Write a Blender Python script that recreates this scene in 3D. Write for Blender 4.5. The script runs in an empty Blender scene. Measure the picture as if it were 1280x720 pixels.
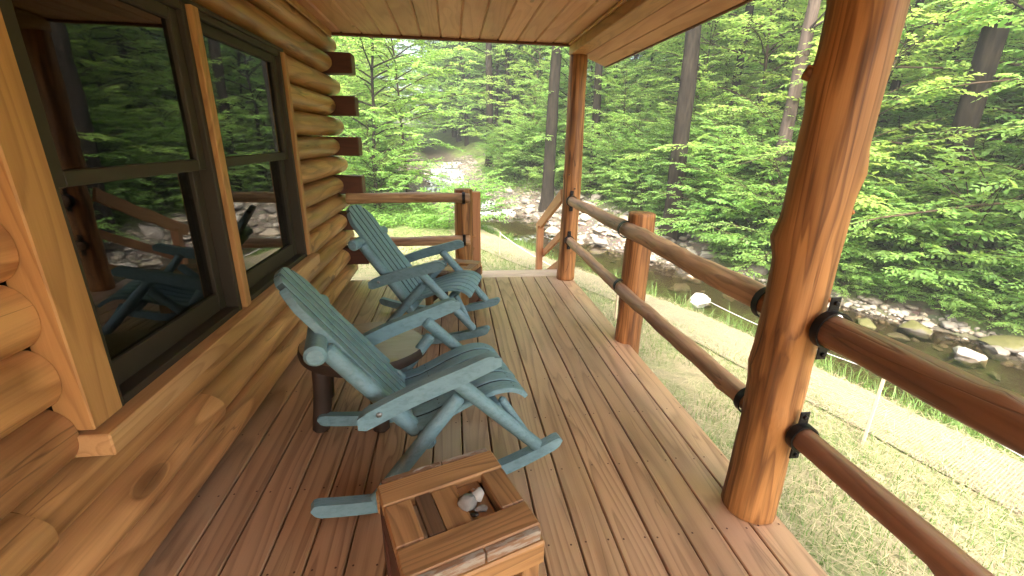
import bpy, bmesh, math, random
import numpy as np
from mathutils import Vector, Matrix, noise as mnoise

R = math.radians
PI = math.pi
sc = bpy.context.scene
COL = sc.collection
random.seed(7)

# ------------------------------------------------------------------ tagging helpers
def link(o, parent=None):
    COL.objects.link(o)
    if parent is not None:
        o.parent = parent
    return o

def tag(o, label=None, cat=None, group=None, kind=None):
    if label: o['label'] = label
    if cat: o['category'] = cat
    if group: o['group'] = group
    if kind: o['kind'] = kind
    return o

def thing(name, label, cat, loc=(0, 0, 0), rz=0.0, group=None, kind=None):
    o = bpy.data.objects.new(name, None)
    o.location = loc
    o.rotation_euler = (0, 0, rz)
    o.empty_display_size = 0.1
    link(o)
    return tag(o, label, cat, group, kind)

def finish(name, bm, mats, parent=None, smooth=True, angle=35, recalc=True):
    if recalc:
        bmesh.ops.recalc_face_normals(bm, faces=bm.faces[:])
    me = bpy.data.meshes.new(name)
    bm.to_mesh(me); bm.free()
    for m in (mats if isinstance(mats, (list, tuple)) else [mats]):
        me.materials.append(m)
    if smooth:
        me.polygons.foreach_set('use_smooth', [True] * len(me.polygons))
        me.set_sharp_from_angle(angle=R(angle))
    o = bpy.data.objects.new(name, me)
    return link(o, parent)

def np_mesh(name, V, F, mats, smooth=False, midx=None):
    """V (n,3), F (m,k) with k = 3 or 4"""
    me = bpy.data.meshes.new(name)
    V = np.ascontiguousarray(V, dtype=np.float32); F = np.ascontiguousarray(F, dtype=np.int32)
    me.vertices.add(len(V)); me.vertices.foreach_set('co', V.ravel())
    k = F.shape[1]
    me.loops.add(F.size); me.loops.foreach_set('vertex_index', F.ravel())
    me.polygons.add(len(F))
    me.polygons.foreach_set('loop_start', np.arange(0, F.size, k, dtype=np.int32))
    if smooth: me.polygons.foreach_set('use_smooth', np.ones(len(F), dtype=bool))
    for m in (mats if isinstance(mats, (list, tuple)) else [mats]):
        me.materials.append(m)
    if midx is not None: me.polygons.foreach_set('material_index', np.asarray(midx, dtype=np.int32))
    me.update(calc_edges=True); me.validate()
    return me

# ------------------------------------------------------------------ shader helpers
class G:
    def __init__(s, name):
        s.m = bpy.data.materials.new(name); s.m.use_nodes = True
        s.t = s.m.node_tree; s.t.nodes.clear()
    def n(s, typ, ins=None, **props):
        nd = s.t.nodes.new(typ)
        for k, v in props.items(): setattr(nd, k, v)
        for k, v in (ins or {}).items():
            sk = nd.inputs[k]
            if isinstance(v, bpy.types.NodeSocket): s.t.links.new(v, sk)
            else: sk.default_value = v
        return nd
    def math(s, op, a, b=0.0, c=None, clamp=False):
        i = {0: a, 1: b}
        if c is not None: i[2] = c
        return s.n('ShaderNodeMath', i, operation=op, use_clamp=clamp).outputs[0]
    def vmath(s, op, a, b):
        return s.n('ShaderNodeVectorMath', {0: a, 1: b}, operation=op).outputs[0]
    def mix(s, f, a, b, blend='MIX'):
        nd = s.n('ShaderNodeMix', data_type='RGBA', blend_type=blend)
        for i, v in ((0, f), (6, a), (7, b)):
            if isinstance(v, bpy.types.NodeSocket): s.t.links.new(v, nd.inputs[i])
            else: nd.inputs[i].default_value = v if i == 0 else (*v, 1) if len(v) == 3 else v
        return nd.outputs[2]
    def ramp(s, f, stops, interp='LINEAR'):
        nd = s.n('ShaderNodeValToRGB', {0: f}); cr = nd.color_ramp; cr.interpolation = interp
        while len(cr.elements) < len(stops): cr.elements.new(0.5)
        for e, (p, c) in zip(cr.elements, stops):
            e.position = p
            e.color = (c, c, c, 1) if isinstance(c, (int, float)) else (*c, 1)
        return nd.outputs[0]
    def noise(s, v, scale=1.0, detail=2.0, rough=0.5, dist=0.0):
        return s.n('ShaderNodeTexNoise', {'Vector': v, 'Scale': scale, 'Detail': detail, 'Roughness': rough, 'Distortion': dist}).outputs[0]
    def out(s, sh):
        o = s.n('ShaderNodeOutputMaterial'); s.t.links.new(sh, o.inputs[0]); return s.m
    def bsdf(s, **k):
        return s.n('ShaderNodeBsdfPrincipled', {a.replace('_', ' '): b for a, b in k.items()}).outputs[0]
    def bump(s, h, strength=0.3, dist=0.01):
        return s.n('ShaderNodeBump', {'Height': h, 'Strength': strength, 'Distance': dist}).outputs[0]

def wood(name, light, dark, axis='Y', rings=22.0, rough=0.55, vary=0.22, knots=0.5, blotch=0.35,
         stain=(0.03, 0.014, 0.006), bump=0.35, ringamt=0.55, knot_size=0.022, across=4.0, along=0.42, weather=None, spec=0.35, streak=0.0, cracks=0.0):
    g = G(name)
    tc = g.n('ShaderNodeTexCoord').outputs['Object']
    geo = g.n('ShaderNodeNewGeometry').outputs['Random Per Island']
    oi = g.n('ShaderNodeObjectInfo').outputs['Random']
    rnd = g.math('FRACT', g.math('ADD', g.math('MULTIPLY', geo, 7.31), g.math('MULTIPLY', oi, 3.77)))
    off = g.n('ShaderNodeCombineXYZ', {0: g.math('MULTIPLY', rnd, 37.0), 1: g.math('MULTIPLY', rnd, 91.0), 2: g.math('MULTIPLY', rnd, 53.0)}).outputs[0]
    p = g.vmath('ADD', tc, off)
    def sc3(a, l):
        v = [a, a, a]; v['XYZ'.index(axis)] = l
        return g.vmath('MULTIPLY', p, tuple(v))
    n = g.noise(sc3(across, along), 1.0, 2.0, 0.45, 0.15)
    col_f = None
    kn = None
    if knots > 0:
        kv = sc3(4.2, 1.7)
        vo = g.n('ShaderNodeTexVoronoi', {'Vector': kv, 'Scale': 1.0, 'Randomness': 1.0}, feature='F1')
        d = vo.outputs['Distance']
        pick = g.math('GREATER_THAN', g.n('ShaderNodeSeparateColor', {0: vo.outputs['Color']}).outputs[0], 1.0 - knots)
        kn = g.math('MULTIPLY', pick, g.math('SUBTRACT', 1.0, g.math('DIVIDE', d, knot_size * 4.2 * 1.15, clamp=True), clamp=True))
        halo = g.math('MULTIPLY', pick, g.math('POWER', g.math('SUBTRACT', 1.0, g.math('DIVIDE', d, 0.34, clamp=True), clamp=True), 2.0))
        n = g.math('ADD', n, g.math('MULTIPLY', halo, 0.14))
    fr = g.math('FRACT', g.math('MULTIPLY', n, rings))
    ring = g.ramp(fr, [(0.0, 0.0), (0.45, 0.18), (0.86, 1.0), (1.0, 0.0)])
    fib = g.noise(sc3(190.0, 5.0), 1.0, 3.0, 0.6)
    bl = g.noise(sc3(3.2, 0.9), 1.0, 3.0, 0.55)
    f = g.math('ADD', g.math('MULTIPLY', ring, ringamt), g.math('MULTIPLY', g.math('SUBTRACT', fib, 0.5), 0.55), clamp=True)
    c = g.mix(f, light, dark)
    bright = g.math('ADD', 1.0 - vary, g.math('MULTIPLY', rnd, 2 * vary))
    c = g.n('ShaderNodeHueSaturation', {'Color': c, 'Value': bright, 'Hue': g.math('ADD', 0.497, g.math('MULTIPLY', g.math('FRACT', g.math('MULTIPLY', rnd, 17.0)), 0.008))}).outputs[0]
    bm_ = g.ramp(bl, [(0.5, 0.0), (0.75, 1.0)])
    c = g.mix(g.math('MULTIPLY', bm_, blotch), c, stain)
    if streak:
        sn = g.noise(sc3(26.0, 1.1), 1.0, 3.0, 0.6)
        c = g.mix(g.math('MULTIPLY', g.ramp(sn, [(0.48, 0.0), (0.68, 1.0)]), streak), c, stain)
    if weather:
        w = g.noise(g.vmath('MULTIPLY', tc, (1.6, 0.9, 1.6)), 1.0, 4.0, 0.6)
        c = g.mix(g.math('MULTIPLY', g.ramp(w, [(0.42, 0.0), (0.72, 1.0)]), weather[1]), c, weather[0])
    if kn is not None:
        c = g.mix(g.math('MULTIPLY', g.ramp(kn, [(0.0, 0.0), (0.15, 0.75), (0.6, 0.95), (1.0, 0.7)]), 0.9), c, stain)
    h = g.math('ADD', g.math('MULTIPLY', ring, 0.5), g.math('MULTIPLY', fib, 0.6))
    if cracks:
        cn = g.noise(sc3(15.0, 0.9), 1.0, 2.0, 0.4)
        gate = g.ramp(g.noise(sc3(7.0, 2.2), 1.0, 1.0), [(0.5, 0.0), (0.6, 1.0)])
        ck = g.math('MULTIPLY', g.math('SUBTRACT', 1.0, g.math('DIVIDE', g.math('ABSOLUTE', g.math('SUBTRACT', cn, 0.5)), 0.012, clamp=True)), gate)
        c = g.mix(g.math('MULTIPLY', ck, cracks), c, (0.025, 0.011, 0.006))
        h = g.math('SUBTRACT', h, g.math('MULTIPLY', ck, 2.5 * cracks))
    ro = g.math('ADD', rough, g.math('MULTIPLY', g.math('SUBTRACT', fib, 0.5), 0.3))
    return g.out(g.bsdf(Base_Color=c, Roughness=ro, Normal=g.bump(h, bump, 0.002), **{'Specular_IOR_Level': spec}))

def plain(name, col, rough=0.6, metal=0.0, nscale=20.0, amt=0.25, bump=0.1, spec=0.4):
    g = G(name)
    tc = g.n('ShaderNodeTexCoord').outputs['Object']
    n = g.noise(tc, nscale, 4.0, 0.6)
    c = g.mix(n, tuple(x * (1 - amt) for x in col), tuple(min(1, x * (1 + amt)) for x in col))
    return g.out(g.bsdf(Base_Color=c, Roughness=rough, Metallic=metal, Normal=g.bump(n, bump, 0.003), **{'Specular_IOR_Level': spec}))

M = {}
for ax in 'XYZ':
    M['pine' + ax] = wood('pine_trim_' + ax, (0.47, 0.23, 0.085), (0.27, 0.112, 0.037), ax, rings=20, knots=0.25, blotch=0.15, vary=0.12)
    M['cedar' + ax] = wood('stair_cedar_' + ax, (0.42, 0.19, 0.085), (0.28, 0.11, 0.045), ax, rings=14, knots=0.2, blotch=0.2, vary=0.1)
    M['post' + ax] = wood('post_log_' + ax, (0.39, 0.172, 0.056), (0.14, 0.052, 0.017), ax, rings=7, knots=0.35, blotch=0.85, vary=0.08, stain=(0.05, 0.017, 0.007),
                          rough=0.58, across=11.0, along=0.7, ringamt=0.75, streak=0.75, cracks=1.0, spec=0.3, knot_size=0.012)
    M['rail' + ax] = wood('rail_log_' + ax, (0.52, 0.30, 0.155), (0.25, 0.125, 0.058), ax, rings=7, knots=0.5, blotch=0.6, vary=0.12, stain=(0.07, 0.03, 0.014),
                          rough=0.55, across=9.0, along=1.3, ringamt=0.5, spec=0.5, knot_size=0.014, streak=0.45, cracks=0.6)
    M['barn' + ax] = wood('reclaimed_wood_' + ax, (0.35, 0.185, 0.075), (0.12, 0.057, 0.022), ax, rings=24, knots=0.15, blotch=0.85, vary=0.2, stain=(0.05, 0.022, 0.01), ringamt=0.6, rough=0.5, across=5.0)
M['sillwood'] = wood('pale_window_sill', (0.56, 0.31, 0.135), (0.36, 0.17, 0.065), 'Y', rings=18, knots=0.15, blotch=0.15, vary=0.05)
M['palewood'] = wood('bare_pale_tread', (0.60, 0.43, 0.31), (0.45, 0.30, 0.2), 'X', rings=14, knots=0.1, blotch=0.15, vary=0.08)
M['railnear'] = wood('dark_rail_log', (0.24, 0.106, 0.054), (0.115, 0.05, 0.026), 'Y', rings=7, knots=0.3, blotch=0.5, vary=0.06, stain=(0.05, 0.02, 0.01), rough=0.36, across=9.0, along=0.8, ringamt=0.5, spec=0.5, knot_size=0.012, streak=0.4, cracks=0.5)
M['wall'] = wood('wall_log', (0.53, 0.262, 0.104), (0.245, 0.098, 0.034), 'Y', rings=11, knots=0.6, blotch=0.6, vary=0.24, stain=(0.11, 0.04, 0.014), across=3.6, along=0.4, knot_size=0.034, rough=0.42, ringamt=0.7, streak=0.35, cracks=0.5)
M['deck'] = wood('deck_board', (0.42, 0.24, 0.132), (0.2, 0.1, 0.051), 'Y', rings=15, along=0.26, across=5.0, knots=0.3, blotch=0.3, vary=0.09, stain=(0.10, 0.05, 0.03), weather=((0.42, 0.285, 0.19), 0.55), ringamt=0.75, rough=0.42, spec=0.5, cracks=0.35)
M['ceil'] = wood('ceiling_board', (0.60, 0.30, 0.162), (0.44, 0.19, 0.096), 'Y', rings=10, knots=0.65, blotch=0.4, vary=0.1, stain=(0.25, 0.11, 0.045), knot_size=0.018)
M['redend'] = wood('red_stained_end', (0.105, 0.034, 0.017), (0.055, 0.017, 0.009), 'X', rings=10, knots=0.1, blotch=0.4, vary=0.1, stain=(0.03, 0.01, 0.006))
M['redtrim'] = wood('red_stained_trim', (0.15, 0.045, 0.02), (0.09, 0.026, 0.012), 'X', rings=10, knots=0.1, blotch=0.3, vary=0.1)
M['logend'] = wood('cut_log_end', (0.48, 0.28, 0.13), (0.36, 0.19, 0.08), 'Y', rings=18, knots=0.0, blotch=0.2, vary=0.1, along=3.0)
M['stained'] = wood('black_stained_board', (0.13, 0.07, 0.035), (0.045, 0.024, 0.013), 'Y', rings=20, knots=0.1, blotch=0.8, vary=0.05, stain=(0.02, 0.014, 0.01))
M['slab'] = wood('slab_top', (0.27, 0.175, 0.10), (0.20, 0.115, 0.06), 'X', rings=7, knots=0.2, blotch=0.55, vary=0.05, stain=(0.30, 0.15, 0.07), rough=0.32, along=1.3, ringamt=0.5, spec=0.5)
M['bark'] = plain('dark_bark_leg', (0.036, 0.02, 0.013), 0.6, nscale=12, amt=0.5, bump=0.5)
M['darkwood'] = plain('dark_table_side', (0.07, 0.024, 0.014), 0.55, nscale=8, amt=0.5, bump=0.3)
M['iron'] = plain('black_iron', (0.018, 0.015, 0.014), 0.42, 0.6, nscale=40, amt=0.3)
M['steel'] = plain('bolt_steel', (0.35, 0.35, 0.34), 0.35, 1.0)
M['hole'] = plain('screw_hole', (0.02, 0.025, 0.028), 0.7)
M['sash'] = plain('bronze_sash', (0.036, 0.025, 0.014), 0.65, 0.0, nscale=6, amt=0.15, bump=0.02)
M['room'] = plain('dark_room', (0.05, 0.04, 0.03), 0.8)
M['stake'] = plain('stake_wood', (0.33, 0.27, 0.18), 0.7, amt=0.15)
M['string'] = plain('white_string', (0.42, 0.42, 0.40), 0.7, amt=0.05)
M['shingle'] = plain('roof_top', (0.06, 0.06, 0.06), 0.9)

def paint_mat():
    g = G('weathered_blue_paint')
    tc = g.n('ShaderNodeTexCoord').outputs['Object']
    oi = g.n('ShaderNodeObjectInfo').outputs['Random']
    n = g.noise(tc, 7.0, 4.0, 0.6)
    f = g.noise(g.vmath('MULTIPLY', tc, (30, 160, 60)), 1.0, 3.0, 0.6)
    c = g.mix(n, (0.118, 0.212, 0.245), (0.192, 0.305, 0.34))
    c = g.mix(g.math('MULTIPLY', g.ramp(f, [(0.35, 1.0), (0.55, 0.0)]), 0.5), c, (0.085, 0.155, 0.175))
    c = g.n('ShaderNodeHueSaturation', {'Color': c, 'Value': g.math('ADD', 0.93, g.math('MULTIPLY', oi, 0.14))}).outputs[0]
    sp = g.noise(tc, 55.0, 2.0, 0.7)
    c = g.mix(g.math('MULTIPLY', g.ramp(sp, [(0.66, 0.0), (0.7, 1.0)]), 0.35), c, (0.27, 0.3, 0.27))
    dt = g.noise(tc, 3.0, 5.0, 0.7)
    c = g.mix(g.math('MULTIPLY', g.ramp(dt, [(0.52, 0.0), (0.72, 1.0)]), 0.45), c, (0.07, 0.108, 0.118))
    return g.out(g.bsdf(Base_Color=c, Roughness=g.math('ADD', 0.42, g.math('MULTIPLY', n, 0.2)), Normal=g.bump(f, 0.25, 0.002), **{'Specular_IOR_Level': 0.45}))
M['paint'] = paint_mat()
M['gap_shade'] = plain('slat_gap_shade', (0.03, 0.05, 0.055), 0.8, nscale=30, amt=0.4)  # slat sides facing the gaps, painted dark to stand for shade between slats

def glass_mat():
    g = G('window_glass')
    fr = g.n('ShaderNodeFresnel', {'IOR': 1.52}).outputs[0]
    tc = g.n('ShaderNodeTexCoord').outputs['Object']
    nm = g.bump(g.noise(tc, 5.0, 1.0), 0.12, 0.004)
    gl = g.n('ShaderNodeBsdfGlossy', {'Color': (1, 1, 1, 1), 'Roughness': 0.02, 'Normal': nm}).outputs[0]
    tr = g.n('ShaderNodeBsdfTransparent', {'Color': (0.35, 0.36, 0.33, 1)}).outputs[0]
    f2 = g.math('MULTIPLY', fr, 1.25, clamp=True)
    return g.out(g.n('ShaderNodeMixShader', {0: f2, 1: tr, 2: gl}).outputs[0])
M['glass'] = glass_mat()

def leaf_mat(name, d, t, mixf=0.5, hue=0.02, val=0.35):
    g = G(name)
    isl = g.n('ShaderNodeNewGeometry').outputs['Random Per Island']
    oi = g.n('ShaderNodeObjectInfo').outputs['Random']
    tc = g.n('ShaderNodeTexCoord').outputs['Object']
    big = g.noise(tc, 0.7, 2.0)
    hv = g.math('ADD', 0.5 - hue, g.math('MULTIPLY', g.math('ADD', g.math('MULTIPLY', isl, 0.5), g.math('MULTIPLY', oi, 0.5)), 2 * hue))
    v = g.math('ADD', 1.0 - val * 0.8, g.math('ADD', g.math('MULTIPLY', isl, val * 0.7), g.math('MULTIPLY', big, val)))
    def hsv(c): return g.n('ShaderNodeHueSaturation', {'Color': (*c, 1), 'Hue': hv, 'Value': v}).outputs[0]
    df = g.n('ShaderNodeBsdfPrincipled', {'Base Color': hsv(d), 'Roughness': 0.5, 'Specular IOR Level': 0.35}).outputs[0]
    tl = g.n('ShaderNodeBsdfTranslucent', {'Color': hsv(t)}).outputs[0]
    return g.out(g.n('ShaderNodeMixShader', {0: mixf, 1: df, 2: tl}).outputs[0])
M['leaf'] = leaf_mat('young_leaf', (0.13, 0.235, 0.062), (0.35, 0.55, 0.13), 0.55)
M['leaf_dark'] = leaf_mat('deep_green_leaf', (0.10, 0.185, 0.05), (0.25, 0.40, 0.08), 0.5)
M['leaf_lime'] = leaf_mat('lime_leaf', (0.165, 0.265, 0.065), (0.43, 0.60, 0.14), 0.55)
M['grass'] = leaf_mat('grass_blade', (0.10, 0.165, 0.035), (0.14, 0.22, 0.04), 0.35, 0.03)
M['straw'] = leaf_mat('dry_straw', (0.31, 0.265, 0.16), (0.2, 0.16, 0.09), 0.2, 0.012, 0.8)

def bark_mat(name, a, b, scale=1.0):
    g = G(name)
    tc = g.n('ShaderNodeTexCoord').outputs['Object']
    n = g.noise(g.vmath('MULTIPLY', tc, (16 * scale, 16 * scale, 2.2 * scale)), 1.0, 5.0, 0.65)
    m = g.noise(tc, 1.6, 4.0, 0.6)
    c = g.mix(g.ramp(n, [(0.35, 0.0), (0.65, 1.0)]), a, b)
    c = g.mix(g.math('MULTIPLY', g.ramp(m, [(0.55, 0.0), (0.7, 1.0)]), 0.5), c, (0.03, 0.036, 0.015))
    return g.out(g.bsdf(Base_Color=c, Roughness=0.95, Normal=g.bump(n, 0.7, 0.02), **{'Specular_IOR_Level': 0.08}))
M['tree_bark'] = bark_mat('tree_bark', (0.006, 0.005, 0.004), (0.024, 0.019, 0.014))
M['pale_bark'] = bark_mat('pale_bark', (0.04, 0.03, 0.025), (0.10, 0.078, 0.065), 0.8)
M['twig'] = bark_mat('twig_bark', (0.03, 0.022, 0.014), (0.07, 0.05, 0.032))

def rock_mat(name, a, b, moss=0.0, dirt=0.3):
    g = G(name)
    tc = g.n('ShaderNodeTexCoord').outputs['Object']
    oi = g.n('ShaderNodeObjectInfo').outputs['Random']
    isl = g.n('ShaderNodeNewGeometry').outputs['Random Per Island']
    p = g.vmath('ADD', tc, g.n('ShaderNodeCombineXYZ', {0: g.math('MULTIPLY', oi, 40.0), 1: g.math('MULTIPLY', isl, 70.0), 2: 0.0}).outputs[0])
    n = g.noise(p, 4.0, 6.0, 0.65)
    r = g.math('FRACT', g.math('ADD', oi, isl))
    c = g.mix(n, a, b)
    c = g.n('ShaderNodeHueSaturation', {'Color': c, 'Value': g.math('ADD', 0.55, g.math('MULTIPLY', r, 0.8)), 'Saturation': g.math('ADD', 0.6, g.math('MULTIPLY', g.math('FRACT', g.math('MULTIPLY', r, 9.0)), 0.8))}).outputs[0]
    sp = g.noise(p, 1.7, 5.0, 0.7)
    c = g.mix(g.math('MULTIPLY', g.ramp(sp, [(0.5, 0.0), (0.68, 1.0)]), dirt), c, (0.10, 0.065, 0.035))
    if moss > 0:
        up = g.n('ShaderNodeSeparateXYZ', {0: g.n('ShaderNodeNewGeometry').outputs['Normal']}).outputs[2]
        mk = g.math('MULTIPLY', g.ramp(g.math('ADD', g.math('MULTIPLY', up, 0.45), g.noise(p, 2.2, 4.0, 0.6)), [(0.55, 0.0), (0.75, 1.0)]), moss)
        c = g.mix(mk, c, (0.06, 0.058, 0.012))
    return g.out(g.bsdf(Base_Color=c, Roughness=0.8, Normal=g.bump(n, 0.6, 0.02)))
M['rock'] = rock_mat('creek_rock', (0.115, 0.095, 0.075), (0.25, 0.225, 0.19))
M['white_rock'] = rock_mat('pale_rock', (0.27, 0.265, 0.25), (0.45, 0.44, 0.42), dirt=0.1)
M['moss_rock'] = rock_mat('mossy_rock', (0.06, 0.05, 0.035), (0.13, 0.11, 0.085), moss=0.95)
M['quartz'] = rock_mat('quartz', (0.26, 0.22, 0.175), (0.56, 0.52, 0.46), dirt=0.6)
M['dark_pebble'] = plain('dark_pebble', (0.04, 0.035, 0.03), 0.5)

# ------------------------------------------------------------------ geometry helpers
def bm_box(bm, c, s, bev=0.0, rot=None, mi=0, seg=1):
    mat = Matrix.Translation(Vector(c)) @ (rot.to_4x4() if rot else Matrix.Identity(4)) @ Matrix.Diagonal((s[0], s[1], s[2], 1))
    before = set(bm.faces)
    r = bmesh.ops.create_cube(bm, size=1.0, matrix=mat)
    if bev > 0:
        es = list({e for v in r['verts'] for e in v.link_edges})
        bmesh.ops.bevel(bm, geom=es, offset=bev, segments=seg, affect='EDGES', profile=0.5, clamp_overlap=True)
    if mi:
        for f in bm.faces:
            if f not in before: f.material_index = mi
    return bm

def frame_of(d):
    d = d.normalized()
    a = Vector((0, 0, 1)) if abs(d.z) < 0.9 else Vector((1, 0, 0))
    u = d.cross(a).normalized(); v = u.cross(d).normalized()
    return u, v

def bm_log(bm, p0, p1, r0, r1, seg=18, n=10, wob=0.0, seed=0, bow=0.0, cham=0.008, knots=(), capmat=0, mi=0, flare=0.0, freq=3.0):
    p0 = Vector(p0); p1 = Vector(p1); d = p1 - p0; L = d.length; u, v = frame_of(d); dn = d.normalized()
    ts = [0.0, min(0.45, cham / L)] + [i / n for i in range(1, n)] + [1 - min(0.45, cham / L), 1.0]
    ts = sorted(ts)
    rnd = random.Random(seed); ba = rnd.uniform(0, 2 * PI)
    rings = []
    for k, t in enumerate(ts):
        r = r0 + (r1 - r0) * t
        if flare: r *= 1 + flare * math.exp(-t * L / 0.12)
        if cham > 0 and (k == 0 or k == len(ts) - 1): r -= min(cham, r * 0.5)
        c = p0 + d * t + (u * math.cos(ba) + v * math.sin(ba)) * bow * math.sin(PI * t)
        if wob: c = c + (u * mnoise.noise((t * L * 2.1, seed * 1.7, 0.3)) + v * mnoise.noise((t * L * 2.1, seed * 1.7, 9.3))) * wob * r * 1.2
        ring = []
        for i in range(seg):
            a = 2 * PI * i / seg
            rr = r
            if wob:
                rr *= 1 + wob * (mnoise.noise((math.cos(a) * 1.1 + seed * 3.1, math.sin(a) * 1.1, t * L * freq)) + 0.35 * mnoise.noise((math.cos(a) * 5 + seed, math.sin(a) * 5, t * L * freq * 2)) + 0.5 * mnoise.noise((math.cos(a) * 3 + seed, math.sin(a) * 3, t * L * freq * 3)))
            for (kt, ka, ks, kh) in knots:
                da = (a - ka + PI) % (2 * PI) - PI
                q = ((da * r) ** 2 + ((t - kt) * L) ** 2) / (ks * ks)
                if q < 6: rr += kh * math.exp(-q)
            ring.append(bm.verts.new(c + (u * math.cos(a) + v * math.sin(a)) * rr))
        rings.append(ring)
    for a, b in zip(rings, rings[1:]):
        for i in range(seg):
            f = bm.faces.new((a[i], a[(i + 1) % seg], b[(i + 1) % seg], b[i])); f.material_index = mi
    for ring in (list(reversed(rings[0])), rings[-1]):
        f = bm.faces.new(ring); f.material_index = capmat or mi
    return bm

def bm_prism(bm, poly, axis, a, b, mi=0):
    """extrude a 2-D polygon along an axis; poly in the two other axes order"""
    def mk(p, w):
        if axis == 'X': return (w, p[0], p[1])
        if axis == 'Y': return (p[0], w, p[1])
        return (p[0], p[1], w)
    A = [bm.verts.new(mk(p, a)) for p in poly]; B = [bm.verts.new(mk(p, b)) for p in poly]
    n = len(poly)
    fs = [bm.faces.new(A), bm.faces.new(list(reversed(B)))]
    for i in range(n): fs.append(bm.faces.new((A[i], B[i], B[(i + 1) % n], A[(i + 1) % n])))
    for f in fs: f.material_index = mi
    return bm

def NB(): return bmesh.new()

def single(name, label, cat, bm, mats, group=None, loc=None, rz=0.0, angle=35):
    o = finish(name, bm, mats, None, angle=angle)
    if loc: o.location = loc
    o.rotation_euler.z = rz
    return tag(o, label, cat, group)

# ================================================================== TERRAIN
CT = np.array([(16, -20), (12, -8), (9.3, 0), (7.6, 4.3), (6.4, 6.8), (4.9, 9.3), (3.9, 11.8), (3.0, 15), (1.9, 17.5), (1.2, 19.5), (0.9, 23), (0.75, 27), (0.2, 33), (-1.5, 40), (-5, 60), (-8, 95)], float)
CZ = np.array([-1.5, -1.45, -1.4, -1.37, -1.35, -1.33, -1.3, -1.2, -1.02, -0.85, -0.5, -0.2, 0.35, 1.0, 2.5, 5.0])
CH = np.array([2.0, 1.9, 1.9, 1.75, 1.5, 1.3, 1.15, 1.0, 0.95, 0.95, 0.9, 0.9, 0.9, 0.8, 0.7, 0.7])
# dense centreline (Catmull-Rom)
def catmull(P, n):
    out = []
    m = len(P)
    for i in range(m - 1):
        p0, p1, p2, p3 = P[max(i - 1, 0)], P[i], P[i + 1], P[min(i + 2, m - 1)]
        for t in np.linspace(0, 1, n, endpoint=False):
            out.append(0.5 * (2 * p1 + (p2 - p0) * t + (2 * p0 - 5 * p1 + 4 * p2 - p3) * t * t + (3 * p1 - p0 - 3 * p2 + p3) * t ** 3))
    out.append(P[-1]); return np.array(out)
NS = 10
CD = catmull(np.column_stack([CT, CZ, CH]), NS)
def sstep(a, b, x):
    t = np.clip((x - a) / (b - a), 0, 1); return t * t * (3 - 2 * t)

def fnoise(x, y, s=1.0, seed=0):
    """cheap smooth numpy value noise"""
    x = np.asarray(x, float) / s + seed * 17.3; y = np.asarray(y, float) / s + seed * 5.1
    xi = np.floor(x); yi = np.floor(y); fx = x - xi; fy = y - yi
    fx = fx * fx * (3 - 2 * fx); fy = fy * fy * (3 - 2 * fy)
    def h(a, b):
        v = np.sin(a * 127.1 + b * 311.7) * 43758.5453; return v - np.floor(v)
    return (h(xi, yi) * (1 - fx) + h(xi + 1, yi) * fx) * (1 - fy) + (h(xi, yi + 1) * (1 - fx) + h(xi + 1, yi + 1) * fx) * fy - 0.5

def stream(x, y):
    x = np.atleast_1d(np.asarray(x, float)); y = np.atleast_1d(np.asarray(y, float))
    best = np.full(x.shape, 1e9); s = np.zeros_like(x); zw = np.zeros_like(x); hw = np.zeros_like(x)
    for a, b in zip(CD[:-1], CD[1:]):
        dx, dy = b[0] - a[0], b[1] - a[1]; L2 = dx * dx + dy * dy
        t = np.clip(((x - a[0]) * dx + (y - a[1]) * dy) / L2, 0, 1)
        qx, qy = x - a[0] - t * dx, y - a[1] - t * dy
        d = np.hypot(qx, qy); m = d < best
        best = np.where(m, d, best)
        cr = dx * qy - dy * qx
        s = np.where(m, np.where(cr < 0, d, -d), s)
        zw = np.where(m, a[2] + t * (b[2] - a[2]), zw); hw = np.where(m, a[3] + t * (b[3] - a[3]), hw)
    return s, zw, hw

def terrain(x, y):
    x = np.atleast_1d(np.asarray(x, float)); y = np.atleast_1d(np.asarray(y, float))
    s, zw, hw = stream(x, y)
    n1 = fnoise(x, y, 1.3, 1); n2 = fnoise(x, y, 5.0, 2); n3 = fnoise(x, y, 0.45, 3)
    lawn = -0.6 - 0.1 * np.clip(x - 2.4, 0, 4) - 0.04 * np.clip(y - 5, 0, 8) + 0.03 * n1
    eL = -s - hw; eR = s - hw
    nat = zw + 0.4 + 0.07 * np.clip(eL - 1, 0, 20) + 0.22 * np.clip(eL - 9, 0, 60) * sstep(14, 24, y) + 0.25 * n1 * sstep(1, 2, eL) + 0.5 * n2 * sstep(2, 5, eL)
    L = lawn + (nat - lawn) * sstep(10.5, 14.5, y)
    kL = sstep(0.0, 0.85, eL)
    zl = (zw - 0.04) * (1 - kL) + L * kL
    bar = 0.35 + 1.7 * sstep(8.5, 12, y) * (1 - sstep(16, 21, y))
    zr = zw + 0.02 + 0.22 * np.clip(eR, 0, bar) + 0.5 * sstep(0, 1.3, eR - bar) + 0.2 * np.clip(eR - bar - 0.8, 0, 80) + 0.25 * n1 * sstep(0.3, 1.5, eR) + 0.7 * n2 * sstep(2, 6, eR) + 0.1 * n3 * sstep(0, .4, eR) * (eR < bar + 1)
    bed = zw - 0.16 + 0.1 * n3 + 0.08 * n1
    z = np.where(s > 0, zr, zl)
    w = sstep(-0.25, 0.1, np.where(s > 0, eR, eL))
    z = bed * (1 - w) + z * w
    return z, s, eL, eR, bar, zw, hw

def tz(x, y): return float(terrain(x, y)[0][0])

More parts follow.
